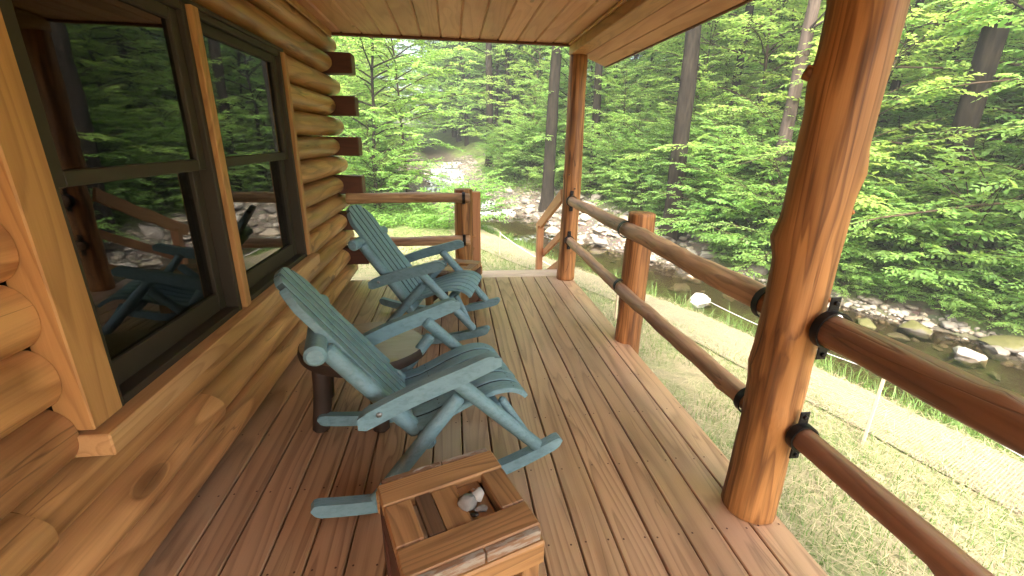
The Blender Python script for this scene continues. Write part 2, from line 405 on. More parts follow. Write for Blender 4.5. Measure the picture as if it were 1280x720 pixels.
def axis_pts(lo, a, b, hi, d, D):
    inner = np.arange(a, b, d)
    l = a - np.cumsum(np.geomspace(d, D, 26)); r = inner[-1] + np.cumsum(np.geomspace(d, D, 26))
    return np.concatenate([l[l > lo][::-1], inner, r[r < hi]])
gx = axis_pts(-120, -6, 18, 150, 0.24, 9.0); gy = axis_pts(-80, -3, 32, 160, 0.24, 9.0)
GX, GY = np.meshgrid(gx, gy)
tzv, ts_, eL_, eR_, bar_, zw_, hw_ = terrain(GX.ravel(), GY.ravel())
V = np.column_stack([GX.ravel(), GY.ravel(), tzv])
nx, ny = len(gx), len(gy)
I = np.arange(nx * ny).reshape(ny, nx)
F = np.column_stack([I[:-1, :-1].ravel(), I[:-1, 1:].ravel(), I[1:, 1:].ravel(), I[1:, :-1].ravel()])

def gz(x, y):
    x = np.asarray(x, float); y = np.asarray(y, float); Zg = tzv.reshape(ny, nx)
    i = np.clip(np.searchsorted(gx, x) - 1, 0, nx - 2); j = np.clip(np.searchsorted(gy, y) - 1, 0, ny - 2)
    fx = (x - gx[i]) / (gx[i + 1] - gx[i]); fy = (y - gy[j]) / (gy[j + 1] - gy[j])
    return (Zg[j, i] * (1 - fx) + Zg[j, i + 1] * fx) * (1 - fy) + (Zg[j + 1, i] * (1 - fx) + Zg[j + 1, i + 1] * fx) * fy

def ground_mat():
    g = G('ground_earth')
    at = g.n('ShaderNodeVertexColor', layer_name='zone').outputs[0]
    sp = g.n('ShaderNodeSeparateColor', {0: at}); straw, rock = sp.outputs[0], sp.outputs[1]
    tc = g.n('ShaderNodeTexCoord').outputs['Object']
    n = g.noise(tc, 2.2, 6.0, 0.65); f = g.noise(tc, 28.0, 4.0, 0.7); b = g.noise(tc, 0.6, 3.0, 0.5)
    forest = g.mix(g.ramp(n, [(0.38, 0.0), (0.62, 1.0)]), (0.05, 0.085, 0.02), (0.11, 0.17, 0.03))
    forest = g.mix(g.math('MULTIPLY', g.ramp(f, [(0.45, 0.0), (0.65, 1.0)]), 0.6), forest, (0.12, 0.085, 0.045))
    lawn = g.mix(g.ramp(n, [(0.4, 0.0), (0.6, 1.0)]), (0.22, 0.19, 0.105), (0.115, 0.155, 0.045))
    lawn = g.mix(g.math('MULTIPLY', f, 0.6), lawn, (0.26, 0.21, 0.13))
    vo = g.n('ShaderNodeTexVoronoi', {'Vector': tc, 'Scale': 9.0}, feature='F1')
    rk = g.mix(f, (0.05, 0.04, 0.028), (0.13, 0.108, 0.083))
    rk = g.mix(0.4, rk, vo.outputs['Color'], 'MULTIPLY')
    c = g.mix(straw, forest, lawn); c = g.mix(rock, c, rk)
    wet = sp.outputs[2]
    c = g.mix(wet, c, g.mix(f, (0.03, 0.024, 0.015), (0.12, 0.095, 0.065)))
    h = g.math('ADD', f, g.math('MULTIPLY', vo.outputs['Distance'], 0.5))
    return g.out(g.bsdf(Base_Color=c, Roughness=0.95, Normal=g.bump(h, 0.7, 0.04)))
me = np_mesh('ground', V, F, ground_mat(), smooth=True)
zone = np.zeros((len(V), 4), np.float32); zone[:, 3] = 1
x_, y_ = V[:, 0], V[:, 1]
zone[:, 0] = (1 - sstep(10.5, 13, y_ + 2 * fnoise(x_, y_, 2.0, 5))) * (ts_ < 0) * sstep(0.3, 0.9, eL_) * sstep(-8, -3, x_)
ups = sstep(13, 16, y_)
rockL = (ts_ < 0) * (1 - sstep(0.3, 0.9, eL_) * (1 - ups) - ups * sstep(1.2, 2.8, eL_ + fnoise(x_, y_, 1.1, 8)))
rockR = (ts_ >= 0) * (1 - sstep(-0.1, 0.7, eR_ - bar_ + 1.2 * fnoise(x_, y_, 0.9, 9)))
zone[:, 1] = np.clip(rockL + rockR, 0, 1) * (1 - sstep(28, 30, y_))
zone[:, 2] = 1 - sstep(-0.1, 0.25, np.where(ts_ > 0, eR_, eL_))
ca = me.color_attributes.new('zone', 'FLOAT_COLOR', 'POINT'); ca.data.foreach_set('color', zone.ravel())
tag(link(bpy.data.objects.new('ground', me)), 'sloping ground of the yard and the wooded creek banks', None, None, 'structure')

# ---- water
def water_mat():
    g = G('creek_water')
    tc = g.n('ShaderNodeTexCoord').outputs['Object']
    foam = g.n('ShaderNodeVertexColor', layer_name='foam').outputs[0]
    n = g.noise(g.vmath('MULTIPLY', tc, (5.0, 3.0, 5.0)), 1.0, 3.0, 0.6, 0.5)
    nm = g.bump(n, 0.35, 0.03)
    fr = g.n('ShaderNodeFresnel', {'IOR': 1.33, 'Normal': nm}).outputs[0]
    gl = g.n('ShaderNodeBsdfGlossy', {'Color': (1, 1, 1, 1), 'Roughness': 0.06, 'Normal': nm}).outputs[0]
    tr = g.n('ShaderNodeBsdfTransparent', {'Color': (0.6, 0.54, 0.42, 1)}).outputs[0]
    w = g.n('ShaderNodeMixShader', {0: g.math('MULTIPLY', fr, 1.2, clamp=True), 1: tr, 2: gl}).outputs[0]
    fn = g.noise(g.vmath('MULTIPLY', tc, (7.0, 3.5, 7.0)), 1.0, 4.0, 0.65)
    fm = g.math('MULTIPLY', g.ramp(g.math('ADD', fn, g.math('MULTIPLY', foam, 0.22)), [(0.6, 0.0), (0.78, 1.0)]), foam)
    wh = g.n('ShaderNodeBsdfDiffuse', {'Color': (0.38, 0.41, 0.43, 1)}).outputs[0]
    return g.out(g.n('ShaderNodeMixShader', {0: fm, 1: w, 2: wh}).outputs[0])
cd = catmull(np.column_stack([CT, CZ, CH]), 40)
d = np.gradient(cd[:, :2], axis=0); d /= np.linalg.norm(d, axis=1)[:, None]
nr = np.column_stack([d[:, 1], -d[:, 0]])
na = 17; us = np.linspace(-1, 1, na)
zwat = cd[:, 2].copy()
# little steps over the rocky drops upstream
steps = np.array([(16.2, .10), (17.6, .14), (19.0, .16), (20.6, .18), (22.2, .2), (24.0, .2), (26.0, .2), (28.5, .25), (31, .25)])
arc_y = cd[:, 1]
slope = np.gradient(zwat, arc_y + 1e-6)
stepm = np.zeros(len(cd))
for sy, h in steps: stepm += np.exp(-((arc_y - sy) / 0.28) ** 2)
zwat = zwat + sum(h * (sstep(sy - 0.25, sy + 0.25, arc_y) - 0.5) * np.exp(-((arc_y - sy) / 0.9) ** 2) for sy, h in steps)
Vw = (cd[:, None, :2] + nr[:, None, :] * (us[None, :, None] * (cd[:, 3] + 0.28)[:, None, None]))
Zw = np.repeat(zwat[:, None], na, 1) + 0.012 * fnoise(Vw[..., 0], Vw[..., 1], 0.5, 4) + 0.03 * fnoise(Vw[..., 0], Vw[..., 1], 0.35, 6) * sstep(14, 17, Vw[..., 1])
Vw = np.concatenate([Vw, Zw[..., None]], -1).reshape(-1, 3)
I = np.arange(len(cd) * na).reshape(len(cd), na)
I = I[arc_y < 30.5]
Fw = np.column_stack([I[:-1, :-1].ravel(), I[:-1, 1:].ravel(), I[1:, 1:].ravel(), I[1:, :-1].ravel()])
me = np_mesh('creek_water', Vw, Fw, water_mat(), smooth=True)
fo = np.clip(0.3 * sstep(13.5, 16, arc_y) + 0.8 * stepm + 0.5 * np.exp(-((arc_y - 12.6) / .5) ** 2), 0, 1)
fo = np.repeat(fo[:, None], na, 1).ravel().astype(np.float32)
ca = me.color_attributes.new('foam', 'FLOAT_COLOR', 'POINT'); ca.data.foreach_set('color', np.column_stack([fo, fo, fo, np.ones_like(fo)]).astype(np.float32).ravel())
tag(link(bpy.data.objects.new('creek_water', me)), 'shallow brown creek running over stones past the yard', None, None, 'structure')

# ================================================================== CABIN WALL
wall = thing('cabin_wall', 'long wall of rounded amber logs with two dark windows beside the deck', 'wall', (0, 0, 0))
def wall_log(y0, y1, z0, z1, bulge=0.098, seed=0, base=-0.012, tops=1.0):
    bm = NB(); n = 14; H = z1 - z0
    prof = [(-0.14, z0 + 0.001)]
    for i in range(n + 1):
        t = i / n
        b = (1 - abs(2 * t - 1) ** 2.4) ** 0.8 * 0.8
        prof.append((base + (bulge + 0.014) * b, z0 + 0.004 + (H - 0.008) * t))
    prof.append((-0.14, z1 - 0.001))
    ns = max(2, int((y1 - y0) / 0.16)); rings = []
    for k in range(ns + 1):
        y = y0 + (y1 - y0) * k / ns
        ring = []
        for j, (px, pz) in enumerate(prof):
            dx = 0.006 * mnoise.noise((y * 1.3, pz * 6, seed * 3.3)) if 0 < j < len(prof) - 1 else 0
            ring.append(bm.verts.new((px + dx, y, pz)))
        rings.append(ring)
    for a, b in zip(rings, rings[1:]):
        for i in range(len(prof)):
            bm.faces.new((a[i], a[(i + 1) % len(prof)], b[(i + 1) % len(prof)], b[i]))
    bm.faces.new(rings[0]); bm.faces.new(list(reversed(rings[-1])))
    return finish('log', bm, M['wall'], wall, angle=50)
YN = -2.8
splits = {2: 1.02, 1: 1.86}
for k in range(13):
    z0 = 0.02 + 0.18 * k; z1 = z0 + 0.18
    yend = 4.83 if k % 2 == 0 else 4.56
    if k in (4, 5, 6, 7, 8, 9):
        wall_log(YN, 1.190, z0, z1, 0.05, k, 0.022); wall_log(3.255, yend, z0, z1, 0.098, k + 20)
    elif k == 3:
        wall_log(YN, 1.190, z0, z1, 0.05, k, 0.022); wall_log(3.255, yend, z0, z1, 0.098, k + 20)
        wall_log(1.203, 3.252, z0, 0.615, 0.055, k + 40)
    elif k == 10:
        wall_log(YN, 1.190, z0, z1, 0.05, k, 0.022); wall_log(3.255, yend, z0, z1, 0.098, k + 20)
        wall_log(1.203, 3.252, 1.955, z1, 0.07, k + 40)
    elif k in splits:
        ys = splits[k]; wall_log(YN, ys, z0, z1, 0.118, k + 60); wall_log(ys + 0.004, yend, z0, z1, 0.09, k + 80)
    else:
        wall_log(YN, yend, z0, z1, 0.1, k + 100)
# interlocking corner: squared, dark red ends of the end wall's logs on every second course
for k in (1, 3, 5, 7, 9, 11):
    z0 = 0.02 + 0.18 * k
    bm = NB(); bm_box(bm, (-0.37, 4.655, z0 + 0.09), (1.24, 0.17, 0.172), 0.008)
    finish('log_end', bm, M['redend'], wall)
for k in (0, 2, 4, 6, 8, 10, 12):
    bm = NB(); bm_box(bm, (-2.5, 4.655, 0.11 + 0.18 * k), (4.6, 0.15, 0.178), 0.01); finish('log', bm, M['redend'], wall)
for k in (1, 3, 5, 7, 9, 11):
    bm = NB(); bm_box(bm, (-2.95, 4.655, 0.11 + 0.18 * k), (3.88, 0.15, 0.178), 0.01); finish('log', bm, M['redend'], wall)

# windows
def window(y0, y1, first):
    w = bpy.data.objects.new('window', None); link(w, wall)
    def part(nm, boxes, mat, bev=0.003):
        bm = NB()
        for c, s in boxes: bm_box(bm, c, s, bev)
        return finish(nm, bm, mat, w)
    zb, zt, zm = 0.645, 1.95, 1.335
    f = 0.03; x = 0.05
    W = y1 - y0
    # outer frame
    part('frame', [((x, y0 + f / 2, (zb + zt) / 2), (0.09, f, zt - zb)), ((x, y1 - f / 2, (zb + zt) / 2), (0.09, f, zt - zb)),
                   ((x, (y0 + y1) / 2, zt - f / 2), (0.086, W - 2 * f - .001, f)), ((x, (y0 + y1) / 2, zb + f / 2), (0.086, W - 2 * f - .001, f))], M['sash'])
    a, b = y0 + f + 0.001, y1 - f - 0.001
    st = 0.055
    def sash(nm, xx, za, zbb, bot):
        part(nm, [((xx, a + st / 2, (za + zbb) / 2), (0.03, st, zbb - za)), ((xx, b - st / 2, (za + zbb) / 2), (0.03, st, zbb - za)),
                  ((xx, (a + b) / 2, za + bot / 2), (0.028, b - a - 2 * st, bot)), ((xx, (a + b) / 2, zbb - 0.022), (0.028, b - a - 2 * st, 0.044))], M['sash'])
        bm = NB(); bm_box(bm, (xx - 0.004, (a + b) / 2, (za + zbb) / 2 + (bot - 0.044) / 2), (0.004, b - a - 2 * st + 0.004, zbb - za - bot - 0.044 + 0.004))
        finish('pane', bm, M['glass'], w)
    sash('upper_sash', 0.058, zm - 0.022, zt - f - 0.001, 0.044)
    sash('lower_sash', 0.024, zb + f + 0.001, zm + 0.022, 0.085)
window(1.31, 2.168, True)
window(2.225, 3.2, False)
def trimbox(nm, c, s, mat, bev=0.004):
    bm = NB(); bm_box(bm, c, s, bev); return finish(nm, bm, mat, wall)
trimbox('window_trim', (0.068, 1.25, 1.305), (0.09, 0.115, 1.29), M['pineZ'])
trimbox('window_trim', (0.074, 2.1965, 1.302), (0.085, 0.054, 1.294), M['pineZ'])
trimbox('window_trim', (0.068, 3.228, 1.302), (0.09, 0.05, 1.294), M['pineZ'])
trimbox('window_trim', (0.06, 2.235, 1.967), (0.06, 2.09, 0.022), M['sash'])
trimbox('window_sill', (0.088, 2.232, 0.614), (0.13, 2.1, 0.072), M['sillwood'])
# dark room behind the glass
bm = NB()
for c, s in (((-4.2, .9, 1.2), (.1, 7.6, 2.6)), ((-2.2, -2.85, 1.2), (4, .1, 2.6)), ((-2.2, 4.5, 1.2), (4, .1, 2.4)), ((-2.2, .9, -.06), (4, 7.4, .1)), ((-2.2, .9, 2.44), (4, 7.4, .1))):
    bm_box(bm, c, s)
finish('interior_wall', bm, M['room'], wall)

# ================================================================== DECK
deck = thing('porch_deck', 'red brown board deck of the porch with dark gaps between planks', 'deck')
bm = NB(); pitch = 2.44 / 17
rr = random.Random(3)
for i in range(17):
    x0 = 0.0 + pitch * i + 0.0035; x1 = x0 + pitch - 0.007
    ch = 0.004
    poly = [(x0, -0.036), (x1, -0.036), (x1, -ch), (x1 - ch, 0), (x0 + ch, 0), (x0, -ch)]
    dz = rr.uniform(-0.0015, 0.0015)
    bm_prism(bm, [(a, b + dz) for a, b in poly], 'Y', -2.8, 4.68 + rr.uniform(-.002, .002))
deck_faces = set(bm.faces)
for i in range(17):
    for j in range(15):
        y = -1.2 + 0.406 * j
        for sx in (0.028, pitch - 0.028):
            bmesh.ops.create_circle(bm, cap_ends=True, radius=0.0042, segments=8, matrix=Matrix.Translation((pitch * i + sx + rr.uniform(-.006, .006), y + rr.uniform(-.008, .008), 0.0022)))
for f in bm.faces:
    if f not in deck_faces: f.material_index = 1
finish('decking', bm, [M['deck'], M['darkwood']], deck, smooth=False)
bm = NB()
for j in range(15): bm_box(bm, (1.2, -1.2 + 0.406 * j, -0.135), (2.3, 0.04, 0.19))
bm_box(bm, (2.405, 0.93, -0.135), (0.04, 7.4, 0.19)); bm_box(bm, (1.2, 4.645, -.135), (2.3, .04, .19))
for y in (-1.3, 0.6, 2.4, 4.2):
    for x in (0.3, 2.25): bm_box(bm, (x, y, -0.5), (0.14, 0.14, 0.55))
finish('joist', bm, M['darkwood'], deck)

# steps down to the yard at the far end
steps_o = thing('porch_steps', 'pale wooden steps with slanted side rails leaving the far end of the deck', 'steps')
for i in range(4):
    z = -0.003 - 0.165 * i
    for j in range(2):
        bm = NB(); bm_box(bm, (1.84, 4.755 + 0.142 * j + 0.29 * i, z - 0.019), (1.03, 0.137, 0.037), 0.004)
        finish('tread', bm, M['palewood'], steps_o)
for x in (1.31, 2.372):
    bm = NB()
    bm_prism(bm, [(4.69, -0.04), (4.69, -0.32), (5.72, -0.86), (5.95, -0.86), (5.95, -0.62)], 'X', x - 0.019, x + 0.019)
    finish('stringer', bm, M['cedarY'], steps_o)
def board(name, p0, p1, w, t, mat, parent, side=Vector((1, 0, 0))):
    """plank from p0 to p1, thickness t along side, width w; mesh local with Z along"""
    p0 = Vector(p0); p1 = Vector(p1); z = (p1 - p0).normalized(); x = (side - z * side.dot(z)).normalized(); y = z.cross(x)
    bm = NB(); L = (p1 - p0).length
    bm_box(bm, (0, 0, L / 2), (t, w, L), 0.004)
    o = finish(name, bm, mat, parent)
    Mx = Matrix((x, y, z)).transposed().to_4x4(); Mx.translation = p0
    o.matrix_local = Mx
    return o
for xr, yp in ((2.30, 5.85),):
    board('baluster', (xr, yp, -0.75), (xr, yp, 0.36), 0.085, 0.085, M['cedarZ'], steps_o)
    dx = 0.062
    board('handrail', (xr, 4.70, 0.905), (xr, 6.05, 0.285), 0.13, 0.038, M['cedarZ'], steps_o)
    board('cross_rail', (xr + dx, 4.72, 0.52), (xr + dx, 5.9, -0.05), 0.085, 0.036, M['cedarZ'], steps_o)
    board('cross_rail', (xr + dx, 4.72, 0.17), (xr + dx, 5.9, -0.38), 0.085, 0.036, M['cedarZ'], steps_o)
board('newel', (1.375, 4.76, -0.55), (1.375, 4.76, 0.93), 0.10, 0.085, M['cedarZ'], steps_o)

# ================================================================== POSTS, RAILS
def bracket_bm(cx, cy, cz, r, axis='Y', side=1, w=0.03, tab=True, tabdir=(0, 0, 1), seg=20):
    """iron saddle strap round a rail, with bolted tabs above and below"""
    bm = NB()
    def P(a, rad, l):
        u, v = math.cos(a) * rad, math.sin(a) * rad
        return (cx + u, cy + l, cz + v) if axis == 'Y' else (cx + l, cy + u, cz + v)
    th = 0.006
    A = [[bm.verts.new(P(2 * PI * i / seg, r + dr, l)) for i in range(seg)] for dr, l in ((0, -w / 2), (th, -w / 2), (th, w / 2), (0, w / 2))]
    for j in range(4):
        for i in range(seg):
            bm.faces.new((A[j][i], A[j][(i + 1) % seg], A[(j + 1) % 4][(i + 1) % seg], A[(j + 1) % 4][i]))
    if tab:
        for sgn in (1, -1):
            if axis == 'Y':
                bm_box(bm, (cx, cy + side * (w / 2 - 0.003), cz + sgn * (r + 0.026)), (0.038, 0.006, 0.052), 0.002)
                bm_log(bm, (cx, cy + side * (w / 2 - 0.003), cz + sgn * (r + 0.032)), (cx, cy + side * (w / 2 - 0.017), cz + sgn * (r + 0.032)), 0.009, 0.008, 8, 2, cham=0.002, mi=1)
            else:
                bm_box(bm, (cx + side * (w / 2 - 0.003), cy, cz + sgn * (r + 0.026)), (0.006, 0.038, 0.052), 0.002)
                bm_log(bm, (cx + side * (w / 2 - 0.003), cy, cz + sgn * (r + 0.032)), (cx + side * (w / 2 - 0.017), cy, cz + sgn * (r + 0.032)), 0.009, 0.008, 8, 2, cham=0.002, mi=1)
    return bm

def post(name, label, x, y, z0, z1, r0, r1, seed, wob=0.06, bow=0.0, knots=(), stubs=(), flare=0.06, cat='post', seg=40, n=60):
    o = thing(name, label, cat, (x, y, z0))
    bm = NB(); bm_log(bm, (0, 0, 0), (0, 0, z1 - z0), r0, r1, seg, n, wob, seed, bow, 0.006, knots, flare=flare, freq=2.2)
    finish('log', bm, M['postZ'], o, angle=60)
    for (z, ang, L, r) in stubs:
        rr_ = r0 + (r1 - r0) * (z - z0) / (z1 - z0)
        dr = Vector((math.cos(ang), math.sin(ang), 0.35)).normalized()
        bm = NB(); b0 = Vector((math.cos(ang) * (rr_ - 0.03), math.sin(ang) * (rr_ - 0.03), z - z0))
        bm_log(bm, b0, b0 + dr * (L + 0.03), r * 1.25, r, 12, 4, 0.1, seed, 0, 0.004, capmat=1)
        finish('knot', bm, [M['postZ'], M['bark']], o, angle=50)
    return o
uangle = PI  # towards the wall
post('porch_post', 'thick knotty cedar log post holding the roof, nearest on the deck edge', 2.345, 1.34, 0.001, 2.233, 0.098, 0.095, 5, wob=0.07, bow=0.016,
     knots=((0.515, -0.95, 0.05, 0.02), (0.735, -1.05, 0.06, 0.013), (0.22, 3.6, 0.04, 0.014), (0.36, 3.9, 0.035, 0.012), (0.62, 2.2, 0.05, 0.012), (0.87, -1.2, 0.06, 0.015), (.3, 5.2, .05, .01)),
     stubs=((1.66, 2.6, 0.03, 0.022), (1.635, 3.3, 0.012, 0.022), (1.15, 2.55, 0.014, 0.024), (0.80, 3.85, 0.006, .013), (.64, 3.75, .005, .012), (.13, 4.3, .005, .014), (1.42, 5.2, .008, .009), (1.25, 5.3, .008, .008), (.95, 5.35, .008, .009)))
post('porch_post', 'slim log post at the far corner of the deck under the roof beam', 2.355, 4.58, 0.001, 2.233, 0.095, 0.086, 8, wob=0.06, bow=0.008,
     knots=((0.5, 4.5, 0.03, 0.01), (0.62, 5.2, 0.03, 0.01)), stubs=((0.98, 4.9, 0.012, 0.013), (1.12, 4.2, .006, .011)))
post('rail_post', 'short log post with a flat sawn top halfway along the side rail', 2.455, 2.98, -0.66, 0.985, 0.098, 0.092, 12, wob=0.06, flare=0.12,
     knots=((0.3, 3.2, 0.05, 0.02), (.97, 0.2, .03, .015)))
post('rail_post', 'short log newel post at the top of the steps beside the blue chairs', 1.235, 4.60, -0.62, 0.975, 0.094, 0.092, 15, wob=0.05, flare=0.03,
     knots=((0.6, 4.0, 0.03, 0.012),), stubs=((0.47, 0.15, 0.03, 0.02), (.34, .1, .02, .014)))

def rail(label, p0, p1, r0, r1, seed, brackets, axis='Y', wob=0.11, bow=0.01, knots=(), mat=None):
    o = thing('log_rail', label, 'railing', p0)
    kr = random.Random(seed)
    knots = tuple(knots) + tuple((kr.uniform(.05, .95), kr.uniform(0, 6.28), kr.uniform(.012, .022), kr.uniform(.006, .013)) for _ in range(11))
    p0 = Vector(p0); p1 = Vector(p1)
    bm = NB(); bm_log(bm, (0, 0, 0), p1 - p0, r0, r1, 28, max(30, int((p1 - p0).length * 22)), wob, seed, bow, 0.006, knots, freq=4.5)
    finish('log', bm, mat or M['rail' + axis], o, angle=60)
    for (t, r, side, tab) in brackets:
        c = (p1 - p0) * t
        bm = bracket_bm(c.x, c.y, c.z, r, axis, side, tab=tab)
        finish('bracket', bm, [M['iron'], M['iron']], o)
    return o
yA, yB = 1.46, 4.495
def tt(y, a, b): return (y - a) / (b - a)
rail('upper peeled lumpy side rail running from the thick post to the far corner', (2.355, yA, 0.868), (2.345, yB, 0.868), 0.054, 0.047, 31,
     [(tt(1.478, yA, yB), 0.062, -1, True), (tt(2.98, yA, yB), 0.0555, 1, False), (tt(4.475, yA, yB), 0.052, 1, True)], wob=0.13, bow=0.012)
rail('lower thin peeled side rail running from the thick post to the far corner', (2.36, yA, 0.425), (2.345, yB, 0.455), 0.046, 0.041, 37,
     [(tt(1.478, yA, yB), 0.054, -1, True), (tt(2.98, yA, yB), 0.049, 1, False), (tt(4.475, yA, yB), 0.046, 1, True)], wob=0.13, bow=0.014)
yC, yD = -1.5, 1.222
rail('smooth thick upper rail on the near side of the thick knotty post', (2.375, yC, 0.885), (2.375, yD, 0.875), 0.063, 0.056, 41,
     [(tt(1.2, yC, yD), 0.062, 1, True)], wob=0.05, bow=0.004, mat=M['railnear'])
rail('slimmer lower rail with a dark knot on the near side of the thick knotty post', (2.375, yC, 0.46), (2.375, yD, 0.448), 0.052, 0.043, 43,
     [(tt(1.2, yC, yD), 0.049, 1, True)], wob=0.06, bow=0.006, knots=((tt(0.66, yC, yD), 4.2, 0.025, 0.018), (tt(1.15, yC, yD), 1.9, .02, .012)), mat=M['railnear'])
rail('upper end rail of peeled log between the cabin corner and the newel post', (0.10, 4.52, 0.885), (1.30, 4.505, 0.895), 0.052, 0.048, 47,
     [(tt(1.235, .1, 1.3), 0.055, 1, False)], 'X', wob=0.09, bow=0.012)
rail('lower end rail of peeled log behind the blue rocking chair at the far end', (0.10, 4.52, 0.455), (1.30, 4.505, 0.465), 0.046, 0.05, 53,
     [(tt(1.235, .1, 1.3), 0.053, 1, False)], 'X', wob=0.12, bow=0.012)

# ================================================================== ROOF
roof = thing('porch_roof', 'porch roof with pine board ceiling, edge beam and sloping soffit overhead', 'roof')
bm = NB(); xs = [0.005]
while xs[-1] < 2.26: xs.append(min(2.268, xs[-1] + 0.175))
for a, b in zip(xs, xs[1:]):
    c = 0.012
    bm_prism(bm, [(a + .0004, 2.334 + c), (a + c, 2.334), (b - c, 2.334), (b - .0004, 2.334 + c), (b - .0004, 2.355), (a + .0004, 2.355)], 'Y', -2.8, 4.60)
finish('ceiling', bm, M['ceil'], roof, smooth=False)
bm = NB(); bm_box(bm, (1.14, 4.622, 2.337), (2.27, 0.035, 0.048), 0.004); bm_box(bm, (1.14, 4.596, 2.322), (2.25, 0.014, 0.02), 0.002)
finish('ceiling_trim', bm, M['redtrim'], roof)
bm = NB(); bm_box(bm, (2.345, 0.9, 2.295), (0.148, 7.46, 0.12), 0.006)
finish('beam', bm, M['pineY'], roof)
bm = NB(); bm_box(bm, (0.0985, 0.9, 2.306), (0.02, 7.3, 0.05), 0.006); bm_box(bm, (2.255, 0.9, 2.322), (0.025, 7.3, 0.022), 0.004)
finish('molding', bm, M['pineY'], roof)
# soffit boards slope down and out
sl = math.atan2(-0.095, 0.25)
for i in range(2):
    a = Vector((2.445 + 0.115 * i, 0, 2.258 - 0.0437 * i))
    bm = NB(); rot = Matrix.Rotation(-sl, 3, 'Y')
    bm_box(bm, (a.x + 0.056, 0.95, a.z - 0.0213), (0.119, 7.52, 0.02), 0.003, rot)
    finish('soffit_board', bm, M['ceil'], roof)
bm = NB(); bm_box(bm, (2.43, 0.95, 2.262), (0.02, 7.5, 0.03), 0.003); bm_box(bm, (2.672, 0.95, 2.185), (0.02, 7.56, 0.06), 0.003)
finish('fascia', bm, M['redtrim'], roof)
bm = NB()
for a, b in (((2.70, 2.215), (-0.3, 3.32)),):
    bm_prism(bm, [a, (a[0], a[1] + .06), (b[0], b[1] + .06), b], 'Y', -2.86, 4.76)
finish('roof_cover', bm, M['shingle'], roof, smooth=False)
bm = NB(); bm_prism(bm, [(0.0, 2.36), (2.42, 2.36), (2.42, 2.37), (0.0, 3.2)], 'Y', 4.60, 4.64); finish('gable', bm, M['redtrim'], roof, smooth=False)
for k in range(2):
    pass

